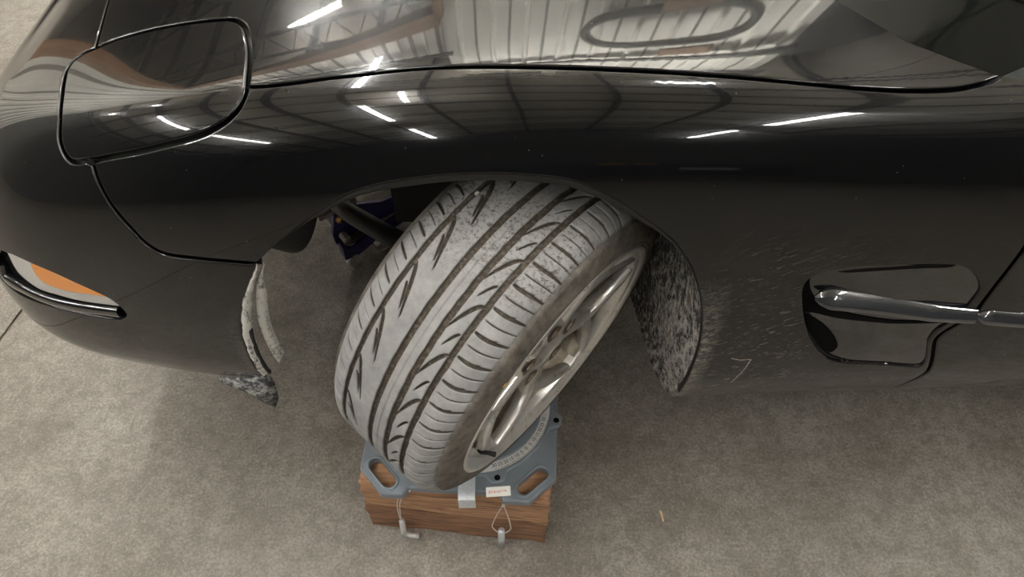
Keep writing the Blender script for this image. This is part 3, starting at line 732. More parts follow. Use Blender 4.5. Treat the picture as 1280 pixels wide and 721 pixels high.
# wall between the fender skin and the sunken floor
P = spline2(UV['vent'] + [UV['vent'][0]], .006); X, _, _, N = S(P, True); dp = scoop_depth(P, X)
n = len(P); raw('scoop_wall', np.vstack([X - N * .004, X - N * (dp[:, None] + .002)]), [(i, i + 1, n + i + 1, n + i) for i in range(n - 1)], M_black, scoop, True)
for nm_ in ('shade_up', 'shade_low'):
    panel('scoop_shade', loop((spline2(UV[nm_] + [UV[nm_][0]], .005), 0, 0)), [], M_shade, scoop, step=.007, disp=lambda uv, X: scoop_depth(uv, X) - .0015)  # flat black patches painting the shade inside the scoop and under the blade
panel('slit_shade', loop((spline2(UV['slit'] + [UV['slit'][0]], .005), 0, 0)), [], M_shade, scoop, step=.006, disp=lambda uv, X: np.full(len(uv), .0012))  # flat black strip painted as the darkness in the slit
def bar(name, uv, half_h, thick, lift, mat, parent, taper=True, n=16, h1=None, tilt=0.0):
    tc, ts = math.cos(tilt), math.sin(tilt)
    P = spline2(uv, .008); X, _, _, N = S(P, True); t = np.gradient(X, axis=0); t /= np.linalg.norm(t, axis=1)[:, None]; B = np.cross(N, t); B *= np.sign(B[:, 2:3]); V = []
    B, N_ = B * tc - N * ts, N * tc + B * ts
    m = len(P)
    for i in range(m):
        k = i / (m - 1); f = min(1, (k / .10 + .03) ** .5) if taper else 1
        c = X[i] + N[i] * (lift[0] + (lift[1] - lift[0]) * min(1, k * 1.4))
        for j in range(n):
            a = 2 * math.pi * j / n; ca, sa = math.cos(a), math.sin(a)
            V.append(c + B[i] * (half_h + ((h1 or half_h) - half_h) * k) * f * math.copysign(abs(ca) ** .75, ca) + N_[i] * thick * f * math.copysign(abs(sa) ** .9, sa))
    F = [(i * n + j, i * n + (j + 1) % n, (i + 1) * n + (j + 1) % n, (i + 1) * n + j) for i in range(m - 1) for j in range(n)] + [tuple(range(n)), tuple(range((m - 1) * n, m * n))]
    o = raw(name, V, F, mat, parent, True); o.data.set_sharp_from_angle(angle=math.radians(50)); return o
tag(bar('scoop_blade', UV['blade'], .0195, .0065, (-.014, .004), M_blade, scoop, h1=.0125, tilt=.62), 'long glossy black blade across the side scoop')
fin = [(uf - .5, 82), (uf - 1.3, 86), (uf - 2.4, 90.5), (uf - 3.4, 94.5)]
bar('scoop_fin', fin, .012, .005, (-.034, -.018), M_black, scoop, False)
bar('door_blade', UV['dcrease'], .0135, .006, (.002, .004), M_blade, door, True, tilt=.62)
# arch lip: dark edge turned under the wheel opening
P = spline2(UV['arch'][2:], .008); X, _, _, N = S(P, True); t = np.gradient(X, axis=0); t /= np.linalg.norm(t, axis=1)[:, None]
T = np.cross(N, t); cen = np.array([-.03, -.87, .60]); T *= np.sign(((cen - X) * T).sum(1))[:, None]
m = len(X); sgm = np.linspace(0, 1, m); wd = (.011 * np.clip(np.minimum(sgm / .2, (.72 - sgm) / .25), 0.06, 1))[:, None]
rows = [X - N * .0015, X + T * wd * .5 - N * .003, X + T * wd - N * .007, X + T * wd * 1.0 - N * .020, X + T * wd * .3 + np.array([0, .022, 0])]
raw('arch_lip', np.vstack(rows), [(k * m + i, k * m + i + 1, (k + 1) * m + i + 1, (k + 1) * m + i) for k in range(len(rows) - 1) for i in range(m - 1)], M_lip, fender, True)
# wheel-arch liner: from the lip inwards, mud-caked at the rear
P = spline2(UV['arch'][12:] + [(US + 53.2, 111), (US + 53.4, 114)], .012); X, _, _, N = S(P, True); m = len(X); rows = []
for a in np.linspace(0, 1, 22):
    y = a * .36; k = np.linspace(0, 1, m)
    sh = np.stack([-(.045 * a + .010 * min(1, a * 8)) * np.clip((k - .45) * 3, 0, 1), np.full(m, y), .02 * np.sin(a * 3.14) * (1 - k)], 1)
    rows.append(X + [0, .004, 0] - N * .006 + sh)
raw('wheel_arch_liner', np.vstack(rows), [(k * m + i, k * m + i + 1, (k + 1) * m + i + 1, (k + 1) * m + i) for k in range(21) for i in range(m - 1)], M_liner, fender, True)
# torn splash flap hanging ahead of the wheel, under the front of the arch
fv = []
for k in range(15):
    a = k / 14; x = -.405 + .10 * a; top = .80 + .09 * a; hang = .09 + .07 * math.sin(math.pi * min(1, a * 1.05)) ** .8
    fv += [(x, -.80 + .01 * a, top), (x - .004, -.74, top - hang * .5), (x, -.70 + .02 * a, top - hang)]
raw('splash_flap', fv, [(3 * k + j, 3 * k + 3 + j, 3 * k + 4 + j, 3 * k + 1 + j) for k in range(14) for j in (0, 1)], M_black, car, True).modifiers.new('t', 'SOLIDIFY').thickness = .004
# bumper edge beside the wheel: worn flanges and the torn lower lip
E_ = S(spline2(UV['bedge'], .008)); m = len(E_); k = np.linspace(0, 1, m)
env = np.clip(k / .35, 0, 1) ** .8
def strip(name, rows, mat, label=None, parent=car):
    mm = len(rows[0]); V = np.vstack(rows)
    o = raw(name, V, [(a * mm + i, a * mm + i + 1, (a + 1) * mm + i + 1, (a + 1) * mm + i) for a in range(len(rows) - 1) for i in range(mm - 1)], mat, parent, True)
    md = o.modifiers.new('t', 'SOLIDIFY'); md.thickness = .003; md.offset = 0
    return tag(o, label)
j1 = .0007 * np.sin(k * 41) + .0005 * np.sin(k * 97) + .0004 * np.sin(k * 173)
e1 = [E_ + np.stack([env * x + j1 * (x > 0), env * y, 0 * k], 1) for x, y in ((.002, .001), (.008, .005), (.014, .014))]
strip('bumper_flange', e1, M_peel, 'inner bumper flange with white paint flaking off')
kk = (k > .12); E2 = E_[kk]; k2 = np.linspace(0, 1, len(E2)); w2 = np.clip(np.minimum(k2 / .3, (1.02 - k2) / .12), .05, 1)
e2 = [E2 + np.stack([.017 + .012 * k2 + w2 * x, .030 - .006 * k2 + w2 * y, .008 + 0 * k2], 1) for x, y in ((0, 0), (.008, .005), (.015, .012))]
strip('liner_flange', e2, M_peel, 'second chalky white flange behind the bumper edge')
tube_e = MB().tube([tuple(p + np.array([.012, .010, -.002])) for p in E_[int(m * .55):]], .004, 6); tube_e.build('bumper_seam', M_rubgap, car, True)
fl_ = [(-.525, -.842, .468), (-.50, -.846, .452), (-.470, -.850, .412), (-.452, -.852, .392), (-.440, -.846, .420), (-.436, -.840, .47), (-.438, -.842, .515)]
up_ = [(-.535, -.838, .488), (-.512, -.842, .492), (-.494, -.846, .496), (-.478, -.850, .502), (-.462, -.850, .508), (-.450, -.848, .517), (-.440, -.846, .530)]
md_ = [tuple((np.array(a) + np.array(b)) / 2 + np.array([0, -.006, 0])) for a, b in zip(fl_, up_)]
strip('torn_lip', [np.array(up_), np.array(md_), np.array(fl_)], M_flap, 'torn scraped lower corner of the bumper')
# side lamp: clear ribbed lens, amber part, black shelf below, dark well behind
lens = panel('side_lamp', loop((spline2(UV['lens'] + [UV['lens'][0]], .006), 0, .008)), [], M_lens, step=.006, r=.002, disp=lambda uv, X: np.full(len(uv), .004))
tag(panel('amber_lens', loop((spline2(UV['amber'] + [UV['amber'][0]], .006), 0, .003)), [], M_amber, lens, step=.006, r=.0015, disp=lambda uv, X: np.full(len(uv), .0022)), 'orange part of the side lamp')
panel('lamp_well', loop((spline2(UV['marker'] + [UV['marker'][0]], .006), -.004, 0)), [], M_black, lens, step=.012, disp=lambda uv, X: np.full(len(uv), .017))
bar('lamp_shelf', UV['ledge'], .0105, .009, (-.006, -.005), M_gloss, lens, False)
# chalk tick on the flank
for a, b in ((0, 3), (2, 5)):
    q = spline2(UV['chalk'][a:b], .004)[:]
    X, _, _, N = S(q, True); t = np.gradient(X, axis=0); t /= np.linalg.norm(t, axis=1)[:, None]; T = np.cross(N, t); wv = (.0011 + .0005 * np.sin(np.arange(len(X)) * 2.3))[:, None]
    raw('chalk_mark', np.vstack([X + N * .0006 + T * wv, X + N * .0012, X + N * .0006 - T * wv]), [(k * len(X) + i, k * len(X) + i + 1, (k + 1) * len(X) + i + 1, (k + 1) * len(X) + i) for k in (0, 1) for i in range(len(X) - 1)], M_worn, fender)
# windscreen: black border, then glass, over a dark dash
B_ = spline2(UV['cowl'] + [(US + 49, 12), (US + 51.5, 1)], .02); X, _, _, N = S(B_, True); X = X - N * .004
X[-1, 1] = 0; m = len(X)
fx = np.clip(-X[:, 1] / .77, 0, 1)[:, None]
D_ = np.array([.86, 0, .46]) + fx * np.array([.0, .10, 0.0])
def wind(a, b, n, off=0.0):
    rows = [X + D_ * s_ + np.array([0, 0, .10]) * s_ * s_ * 0 + np.array([0, 0, off]) for s_ in np.linspace(a, b, n)]
    V = np.vstack(rows); F = [(k_ * m + i, k_ * m + i + 1, (k_ + 1) * m + i + 1, (k_ + 1) * m + i) for k_ in range(n - 1) for i in range(m - 1)]
    k0 = len(V); V = np.vstack([V, V * [1, -1, 1]]); return V, F + [tuple(i + k0 for i in f[::-1]) for f in F]
V, F = wind(.1245, .60, 10); ws = raw('windscreen', V, F, M_glass, car, True); ws.modifiers.new('t', 'SOLIDIFY').thickness = .004
V, F = wind(.0, .125, 4); raw('windscreen_border', V, F, M_frit, ws, True)
V, F = wind(-.05, .02, 3, -.03); raw('cowl_tray', V, F, M_rubgap, car, True)
dash = [X + np.array([.02, .015, -.045]), X + np.array([.35, .03, -.035]), X + np.array([.62, .04, -.03]), X + np.array([.66, .05, -.25])]
V = np.vstack(dash); F = [(k_ * m + i, k_ * m + i + 1, (k_ + 1) * m + i + 1, (k_ + 1) * m + i) for k_ in range(3) for i in range(m - 1)]
raw('dashboard', np.vstack([V, V * [1, -1, 1]]), F + [tuple(i + len(V) for i in f[::-1]) for f in F], M_dash, car, True)
for s_ in (1, -1):
    MB().tube([(.70, -.765 * s_, 1.09), (.9, -.745 * s_, 1.205), (1.2, -.70 * s_, 1.37)], [.022, .024, .024], 10).build('windscreen_pillar', M_paint, car, True)
# what carries the body: floor pan, rails, engine bay walls
MB().box((1.5, 0, .465), (1.16, .80, .02)).build('floor_pan', M_dark, car)
MB().box((.37, 0, .72), (.03, .80, .24)).build('bulkhead', M_dark, car)
MB().box((-.05, -.36, .62), (.80, .035, .05), bev=.006).build('frame_rail', M_dark, car)
MB().box((-.05, .36, .62), (.80, .035, .05), bev=.006).build('frame_rail', M_dark, car)
MB().box((.03, -.375, .74), (.28, .008, .32)).build('inner_wing', M_dark, car)
MB().box((-.06, 0, .66), (.20, .30, .16), bev=.03).build('engine_block', M_dark, car)
MB().box((.02, 0, .50), (.10, .42, .03), bev=.01).build('crossmember', M_dark, car)
MB().tube([(-.378, -.385, .49), (-.33, -.452, .52), (-.245, -.553, .57), (-.17, -.64, .615)], .021, 8).build('anti_roll_bar', M_black, car, True)
MB().tube([(.02, -.36, .50), (.0, -.55, .47), (-.01, -.70, .45)], [.03, .024, .02], 10).build('lower_arm', M_dark, car, True)
MB().tube([(.05, -.38, .74), (.02, -.55, .75), (.0, -.66, .76)], [.02, .018, .018], 10).build('upper_arm', M_dark, car, True)
MB().tube([(.03, -.46, .50), (.03, -.44, .70), (.03, -.43, .90)], [.03, .034, .03], 12).build('damper', M_dark, car, True)
# ---------------- front wheel, steered and leaning
dl, gm = math.radians(49.03), math.radians(8.51)
nW = Vector((math.sin(dl) * math.cos(gm), -math.cos(dl) * math.cos(gm), -math.sin(gm)))
uW = (Vector((0, 0, 1)) - nW * nW.z).normalized(); sW = uW.cross(nW); W0 = Vector((0, -.79, ZP + .319 * math.cos(gm)))
def wp(h, r, th): return W0 + nW * h + (uW * math.cos(th) + sW * math.sin(th)) * r
def tyre():
    NA = 1800; R0, HW = .319, .108
    def sect(w):        # tread radius at offset w
        a = abs(w) / HW; return R0 - .004 * a * a - .016 * max(0, (a - .7) / .3) ** 2.5
    ws = np.concatenate([np.linspace(-HW - .004, HW + .004, 216)])
    side_o = [(.1155, .295), (.1195, .288), (.1225, .280), (.1232, .279), (.1262, .272), (.1275, .266), (.1283, .265), (.1290, .258), (.1285, .252), (.1292, .251), (.127, .247), (.122, .2435), (.115, .238)]
    prof = [(-h, r) for h, r in side_o[::-1]] + [(w, sect(w)) for w in ws] + [(h, r) for h, r in side_o]
    ns = len(side_o); PH = np.array([p[0] for p in prof]); PR = np.array([p[1] for p in prof]); NP = len(prof)
    th = np.arange(NA) / NA * 2 * np.pi
    TH, WW = np.meshgrid(th, PH, indexing='ij')
    g = np.zeros_like(TH)
    def band(x, c, hw, soft): return 1 - np.clip((np.abs(x - c) - hw) / soft, 0, 1)
    wav = .0002 * np.sin(TH * 61) + .0002 * np.sin(TH * 23 + 1)
    for c, hw in ((-.068, .0034), (-.0085, .0044), (.0245, .0043), (.0590, .0040)):
        g = np.maximum(g, band(WW, c + wav, hw, .0012))
    N = 24; ph = (TH * N / (2 * np.pi))
    pm = 2 * np.pi / N * R0                    # metres per pitch
    def lateral(off, w0, w1, hw, skew, curve, depth):
        t = np.clip((WW - w0) / (w1 - w0), 0, 1); s_ = ((ph - off - skew * t - curve * t * t + .5) % 1 - .5) * pm
        fade = np.clip((WW - w0) / .006, 0, 1) * np.clip((w1 - WW) / .006, 0, 1)
        taper = .35 + .65 * np.sin(np.pi * np.clip(t * .9 + .08, 0, 1))
        return band(s_, 0, hw * taper, .0011) * (fade > 0) * depth * np.minimum(1, fade * 1.5)
    # inner shoulder, outer shoulder: wide slots and thin sipes in turn
    for k in range(2):
        g = np.maximum(g, lateral(.10 + .5 * k, -.112, -.076, .0020, -.14, -.06, .8)); g = np.maximum(g, lateral(.36 + .5 * k, -.112, -.074, .0005, -.14, -.06, .55))
        g = np.maximum(g, lateral(.20 + .5 * k, .064, .114, .0024, -.06, .17, .85)); g = np.maximum(g, lateral(.46 + .5 * k, .066, .114, .0007, -.06, .17, .6))
        g = np.maximum(g, lateral(.70 + .5 * k, .068, .100, .0006, -.06, .17, .5))
    # long curved cuts leaving the outer grooves
    def sickle(off, w0, w1, length, pw, hw):
        t = np.clip((WW - w0) / (w1 - w0), 0, 1); s_ = ((ph - off - length * t ** pw + .5) % 1 - .5) * pm
        ins = ((WW - w0) * (w1 - WW) > 0); sl = length * pw * np.clip(t, .04, 1) ** (pw - 1) * pm / abs(w1 - w0)
        return band(s_ / np.sqrt(1 + sl ** 2), 0, hw * np.sin(np.pi * np.clip(t * .82 + .16, 0, 1)), .0011) * ins * .9
    g = np.maximum(g, sickle(.0, -.066, -.036, -.95, 1.45, .0027)); g = np.maximum(g, sickle(.62, -.058, -.044, -.42, 1.3, .0017))
    g = np.maximum(g, sickle(.1, .056, .028, -.66, 1.7, .0024)); g = np.maximum(g, sickle(.50, .052, .038, -.30, 1.5, .0013))
    g = np.maximum(g, band(WW, .0075, .0004, .0006) * .3)
    g *= np.clip((.1125 - np.abs(WW)) / .003, 0, 1)
    jit = .0004 * np.sin(TH * 190 + WW * 300)
    RR = PR[None] - g * .0062 + np.where(np.abs(WW) < HW, jit * .3, 0)
    ct, st = np.cos(TH), np.sin(TH); n_, u_, s_ = np.array(nW), np.array(uW), np.array(sW)
    V = np.array(W0) + WW[..., None] * n_ + (RR * ct)[..., None] * u_ + (RR * st)[..., None] * s_
    # contact patch
    Z = V[..., 2]; V[..., 2] = np.where(Z < ZP + .0008, ZP + .0008, Z)
    V = V.reshape(-1, 3); i = np.arange(NA)[:, None]; j = np.arange(NP - 1)[None]; a = i * NP + j; b = ((i + 1) % NA) * NP + j
    F = np.stack([a, b, b + 1, a + 1], -1).reshape(-1, 4)
    me = bpy.data.meshes.new('tyre'); me.vertices.add(len(V)); me.vertices.foreach_set('co', V.ravel())
    me.loops.add(F.size); me.loops.foreach_set('vertex_index', F.ravel().astype(np.int32)); me.polygons.add(len(F))
    me.polygons.foreach_set('loop_start', np.arange(0, F.size, 4, dtype=np.int32)); me.polygons.foreach_set('loop_total', np.full(len(F), 4, np.int32))
    me.polygons.foreach_set('use_smooth', np.ones(len(F), bool)); me.update(calc_edges=True)
    sd = np.broadcast_to(np.clip((np.abs(PH) - .1085) / .004, 0, 1)[None], TH.shape)
    an = (np.abs((TH + .16 + np.pi) % (2 * np.pi) - np.pi)) 
    for k_, A in (('groove', g), ('side', sd), ('ang', an)):
        me.attributes.new(k_, 'FLOAT', 'POINT').data.foreach_set('value', np.ascontiguousarray(A, np.float32).ravel())
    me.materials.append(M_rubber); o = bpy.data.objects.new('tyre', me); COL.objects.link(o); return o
ty = tyre()
# rim: lip, barrel
rim = MB().lathe([(.118, .243), (.1225, .2465), (.1280, .2470), (.1300, .2440), (.1290, .2385), (.124, .2345), (.1215, .2320), (.1195, .2265), (.112, .2230), (.098, .2205), (.080, .2160), (.05, .206), (0, .200), (-.06, .204), (-.10, .222), (-.112, .240)], W0, nW, 160, x0=uW).build('wheel', M_alloy, car, True)
tag(rim, 'silver alloy front wheel turned outwards')
adopt(ty, rim)
MB().lathe([(.0985, .2198), (.080, .2155), (.05, .2055), (0, .1995), (-.06, .2035)], W0, nW, 120, x0=uW).build('barrel', M_barrel, rim, True)
def sweep(P, wdt, dep, name):
    """rounded bar through wheel-plane points (h, r, theta): wdt across, dep along the axle"""
    C = [wp(*p) for p in P]; V = []; n = 14
    for i, c in enumerate(C):
        t = (C[min(i + 1, len(C) - 1)] - C[max(i - 1, 0)]).normalized(); x = t.cross(nW).normalized(); y = x.cross(t).normalized()
        if y.dot(nW) < 0: y = -y
        for k in range(n):
            a = 2 * math.pi * k / n; ca, sa = math.cos(a), math.sin(a)
            V.append(c + x * wdt[i] * math.copysign(abs(ca) ** .55, ca) + y * (dep[i] * (math.copysign(abs(sa) ** .6, sa) - 1)))
    m = len(C); F = [(i * n + k, i * n + (k + 1) % n, (i + 1) * n + (k + 1) % n, (i + 1) * n + k) for i in range(m - 1) for k in range(n)] + [tuple(range(n)), tuple(range((m - 1) * n, m * n))]
    return MB().add(V, F)
rad = math.radians
for k in range(5):
    th = rad(111 + 72 * k); s_ = MB()
    st = sweep([(.100, .050, th), (.101, .085, th), (.103, .120, th), (.106, .150, th)], [.024, .019, .020, .024], [.022, .020, .018, .016], '')
    s_.add(st.V, st.F)
    for sg in (-1, 1):
        ar = sweep([(.104, .125, th), (.107, .150, th + sg * rad(4)), (.112, .180, th + sg * rad(14)), (.1165, .205, th + sg * rad(23)), (.119, .230, th + sg * rad(29))], [.012, .0125, .011, .0105, .013], [.017, .016, .014, .012, .011], '')
        s_.add(ar.V, ar.F)
    s_.build('spoke', M_alloy, rim, auto=50)
hub = MB().lathe([(.075, .078), (.092, .076), (.099, .070), (.101, .060), (.101, .040), (.099, .036), (.06, .035)], W0, nW, 60, x0=uW).build('hub', M_alloy, rim, auto=40)
MB().lathe([(.086, .001), (.086, .020), (.080, .030), (.050, .033)], W0, nW, 40, x0=uW).build('hub_bore', M_rust, rim, auto=40)
for k in range(5):
    th = rad(147 + 72 * k); c = wp(.1012, .0603, th)
    MB().lathe([(.0012, .0180), (.0012, .0165), (.0006, .0150), (.0006, .0005)], c, nW, 24, x0=uW).build('lug_pocket', M_rust, rim, auto=30)
    MB().lathe([(.0006, .0090), (.002, .0088), (.003, .0070), (.003, .0005)], c, nW, 6, x0=uW).build('lug_nut', M_barrel, rim)
MB().tube([wp(.107, .224, rad(-128)), wp(.124, .212, rad(-128)), wp(.136, .206, rad(-128))], [.0042, .004, .0050], 10).build('valve', M_rubgap, rim, True)
MB().lathe([(.030, .070), (.034, .165), (.006, .165), (.006, .070)], W0, nW, 64, close=True, x0=uW).build('brake_disc', M_disc, rim, auto=40)
cal = sweep([(.055, .150, rad(150)), (.056, .155, rad(165)), (.055, .155, rad(180)), (.05, .150, rad(195))], [.03, .034, .034, .03], [.05, .055, .055, .05], '')
cal.build('brake_caliper', M_disc, car, auto=40)
MB().lathe([(.0, .0), (.0005, .0045), (.001, .003), (.0012, 0.0005)], wp(.1288, .2585, rad(-44)), nW, 12).build('orange_dot', M_orange, rim)
peb = MB(); bm = bmesh.new(); bmesh.ops.create_icosphere(bm, subdivisions=2, radius=.0042)
peb.add([v.co + wp(-.066, .314, rad(-6)) for v in bm.verts], [[v.index for v in f.verts] for f in bm.faces]); bm.free()
peb.build('pebble', M_white, rim, True)
wx = sweep([(.111, .2155, rad(135.5)), (.111, .2155, rad(141)), (.111, .2155, rad(146.5))], [.008, .008, .008], [.020, .020, .020], '')
wx.build('balance_weight', M_barrel, rim, auto=40)
# ---------------- turn plate on two stacked timbers
PC = Vector((-.088, -.795, 0)); RC = Vector((-.06, -.79, 0)); ps = math.radians(-4.2)
tp = thing('turn_plate', 'grey octagonal metal turn plate with degree scale under the front tyre, on the stacked timbers', 'turn plate', (PC.x, PC.y, .25))
Rz = Matrix.Rotation(ps, 3, 'Z'); h_, c_ = .200, .052
octo = [(h_, -h_ + c_), (h_, h_ - c_), (h_ - c_, h_), (-h_ + c_, h_), (-h_, h_ - c_), (-h_, -h_ + c_), (-h_ + c_, -h_), (-.105, -h_), (-.095, -h_ + .016), (.085, -h_ + .016), (.095, -h_), (h_ - c_, -h_)]
octo = octo[::-1] if False else octo
def slot(sx, sy):
    c = (sx * .152, sy * .156); a = math.atan2(sy, -sx) ; return rounded(c[0], c[1], .037, .0145, .0144, 6, -math.pi / 4 * sx * sy)
holes = [slot(sx, sy) for sx in (1, -1) for sy in (1, -1)]
base = MB().slab(octo, holes, .2520, .272, .003, Rz, PC).build('plate_base', M_plate, tp)
# raised rims round the hand slots
for L in holes:
    c = Vector((sum(p[0] for p in L) / len(L), sum(p[1] for p in L) / len(L)))
    big = [tuple(c + (Vector(p) - c) * (1 + .0065 / (Vector(p) - c).length)) for p in L]
    MB().slab(big, [L], .2715, .2752, .0012, Rz, PC).build('slot_rim', M_plate, base)
for a, b in (((.085, -.13), (.17, -.05)), ((-.085, -.13), (-.17, -.05))):
    MB().tube([Rz @ Vector((*a, .272)) + PC, Rz @ Vector((*b, .272)) + PC], .0035, 8).build('stiffening_rib', M_plate, base, True)
# cover ring with four bolt ears
ring = []
for k in range(144):
    a = 2 * math.pi * k / 144; d = math.degrees(a) % 90
    e_ = min(1, max(0, (9.5 - abs(((math.degrees(a) + 14.0) + 45) % 90 - 45)) / 7)); e2 = min(1, max(0, (9.5 - abs(((math.degrees(a) + 76.0) + 45) % 90 - 45)) / 7))
    e_ = max(e_, e2); r = .1625 + .0205 * (3 * e_ ** 2 - 2 * e_ ** 3); ring.append((r * math.cos(a), r * math.sin(a)))
circ = lambda r, n=96, c=(0, 0): [(c[0] + r * math.cos(2 * math.pi * k / n), c[1] + r * math.sin(2 * math.pi * k / n)) for k in range(n)]
bolts = [(.172 * math.cos(math.radians(a)), .172 * math.sin(math.radians(a))) for b in range(4) for a in (-14 + 90 * b, -76 + 90 * b)]
bolts = [b for i, b in enumerate(bolts)]
MB().slab(ring, [circ(.156)] + [circ(.0048, 14, b) for b in bolts], .272, .2805, .002, None, RC).build('cover_ring', M_plate, tp)
for b in bolts: MB().lathe([(0, .0062), (.0002, .0060), (.0002, .0003)], (RC.x + b[0], RC.y + b[1], .2806), (0, 0, 1), 16).build('bolt_hole_shade', M_shade, base)  # black discs painted as the dark of the bolt holes
MB().slab(circ(.1555), [circ(.1385)], .274, .2815, .0003, None, RC).build('scale_ring', M_scale, tp)
MB().slab(circ(.1382), [], .272, ZP, .002, None, RC).build('turntable', M_plate, tp)
sr = [o for o in bpy.data.objects if o.name.startswith('scale_ring')][0]
tk = MB(); z_ = .2820
for dgr in range(-30, 31, 1):
    a = math.radians(-46 + dgr); big = dgr % 5 == 0
    r0, r1 = (.1525 if big else .1537), .1552; t_ = Vector((-math.sin(a), math.cos(a), 0)) * .0005; e_ = Vector((math.cos(a), math.sin(a), 0))
    tk.add([RC + e_ * r0 + t_ + Vector((0, 0, z_)), RC + e_ * r1 + t_ + Vector((0, 0, z_)), RC + e_ * r1 - t_ + Vector((0, 0, z_)), RC + e_ * r0 - t_ + Vector((0, 0, z_))], [(0, 3, 2, 1)])
tag(tk.build('scale_ticks', M_ink, sr), kind='stuff')
def text(s_, size, loc, rot, mat, name, parent, M=None):
    cu = bpy.data.curves.new(name, 'FONT'); cu.body = s_; cu.size = size; cu.align_x = 'CENTER'; cu.align_y = 'CENTER'; cu.extrude = .0001
    ob = bpy.data.objects.new(name, cu); me = bpy.data.meshes.new_from_object(ob); bpy.data.objects.remove(ob)
    T = (M or (Matrix.Translation(loc) @ Matrix.Rotation(rot, 4, 'Z'))); me.transform(T); me.materials.append(mat)
    o = bpy.data.objects.new(name, me); COL.objects.link(o); adopt(o, parent); return o
for dgr in range(-30, 31, 5):
    a = math.radians(-46 + dgr); p = RC + Vector((math.cos(a), math.sin(a), 0)) * .1462
    text(str(abs(dgr)), .0105, (p.x, p.y, .2821), a + math.pi / 2, M_ink, 'scale_number', sr)
# zinc hook at the front edge
hk = []; hw = .0168; cx = -.079
path = [(-.93, .2868), (-.985, .2868), (-.997, .2855), (-1.003, .2815), (-1.0045, .276), (-1.006, .248)]
for y, z in path: hk += [(cx - hw, y, z), (cx + hw, y, z), (cx + hw, y + .004, z - .003), (cx - hw, y + .004, z - .003)]
m = len(path); F = [(4 * i + k, 4 * i + (k + 1) % 4, 4 * i + 4 + (k + 1) % 4, 4 * i + 4 + k) for i in range(m - 1) for k in range(4)] + [(0, 1, 2, 3), (4 * m - 4, 4 * m - 3, 4 * m - 2, 4 * m - 1)]
tag(MB().add(hk, F).build('locking_hook', M_zinc, tp, auto=40), 'bright zinc hook bent over the front edge')
# locking pins on cords
FD = Vector((.375, -.0468, 0)).normalized(); FN = Vector((FD.y, -FD.x, 0)); FA = Vector((-.2908, -.9516, 0))
def fp(x, z, out=.0): p = FA + FD * ((x - FA.x) / FD.x) + FN * out; return Vector((p.x, p.y, z))
pa, pb = fp(-.2286, .098, .016), fp(-.2330, .012, .016)
pin = MB().tube([pa, pb + Vector((0, 0, .012)), pb + Vector((.004, 0, .004)), pb + Vector((.014, -.002, 0)), fp(-.199, .0125, .016)], .0065, 12).build('locking_pin', M_steel, tp, True)
def cord(P, n=40):
    Q = [2 * P[0] - P[1]] + P + [2 * P[-1] - P[-2]]; out = []
    for i in range(1, len(Q) - 2):
        for k in range(10):
            t = k / 10; a, b, c, d = Q[i - 1:i + 3]; out.append(.5 * ((2 * b) + (c - a) * t + (2 * a - 5 * b + 4 * c - d) * t * t + (3 * b - a - 3 * c + d) * t ** 3))
    return out + [P[-1]]
for s_ in (0, 1):
    MB().tube(cord([fp(-.186, .268, .002), fp(-.205 - .004 * s_, .245, .010), fp(-.221 - .006 * s_, .195, .012), fp(-.2275 - .003 * s_, .13, .016), fp(-.2285, .096, .016)]), .0011, 6).build('pin_cord', M_cable, pin, True)
MB().tube([fp(-.186, .270, .0), fp(-.196, .256, .007), fp(-.203, .246, .010)], .0032, 8).build('cord_sleeve', M_label, pin, True)
pin2 = MB().tube([fp(-.0105, .105, .016), fp(-.0115, .003, .016)], .0075, 14).build('locking_pin', M_zinc, tp, True)
for s_ in (-1, 1):
    MB().tube(cord([fp(-.006, .232, .008), fp(-.008 + s_ * .010, .19, .011), fp(-.010 + s_ * .0195, .135, .016), fp(-.0105 + s_ * .017, .105, .014), fp(-.0105 + s_ * .004, .094, .019)]), .0012, 6).build('pin_cord', M_cable, pin2, True)
MB().tube([fp(.001, .268, .002), fp(-.003, .250, .007), fp(-.006, .230, .009)], .0034, 8).build('cord_sleeve', M_label, pin2, True)
# small white tag, its red lettering too worn to read
lr = math.radians(3.2); LT = Matrix.Translation((-.0165, -.985, .2785)) @ Matrix.Rotation(lr, 4, 'Z') @ Matrix.Rotation(math.radians(22), 4, 'X')
lb = MB().slab(rounded(0, 0, .0245, .0095, .0015, 3), [], -.0025, 0, .0003); lb.V = [LT @ Vector(v) for v in lb.V]
lbo = tag(lb.build('maker_tag', M_label, tp), 'small white tag with worn red lettering')
wk = MB()
xs = -.019
for k in range(11):
    hh = .0022 if k in (0, 1, 8, 9) else .0016; wdt = .0009 if k % 3 else .0014
    q = [(xs, -hh + (.001 if k > 6 else -.001), .0003), (xs + wdt, -hh + (.001 if k > 6 else -.001), .0003), (xs + wdt + .0004, hh, .0003), (xs + .0004, hh, .0003)]
    wk.add([LT @ Vector(p) for p in q], [(0, 1, 2, 3)])
    if k % 2: wk.add([LT @ Vector(p) for p in ((xs, hh - .0008, .0003), (xs + .0028, hh - .0008, .0003), (xs + .0028, hh, .0003), (xs, hh, .0003))], [(0, 1, 2, 3)])
    xs += .0035
wk.build('tag_lettering', M_red, lbo)
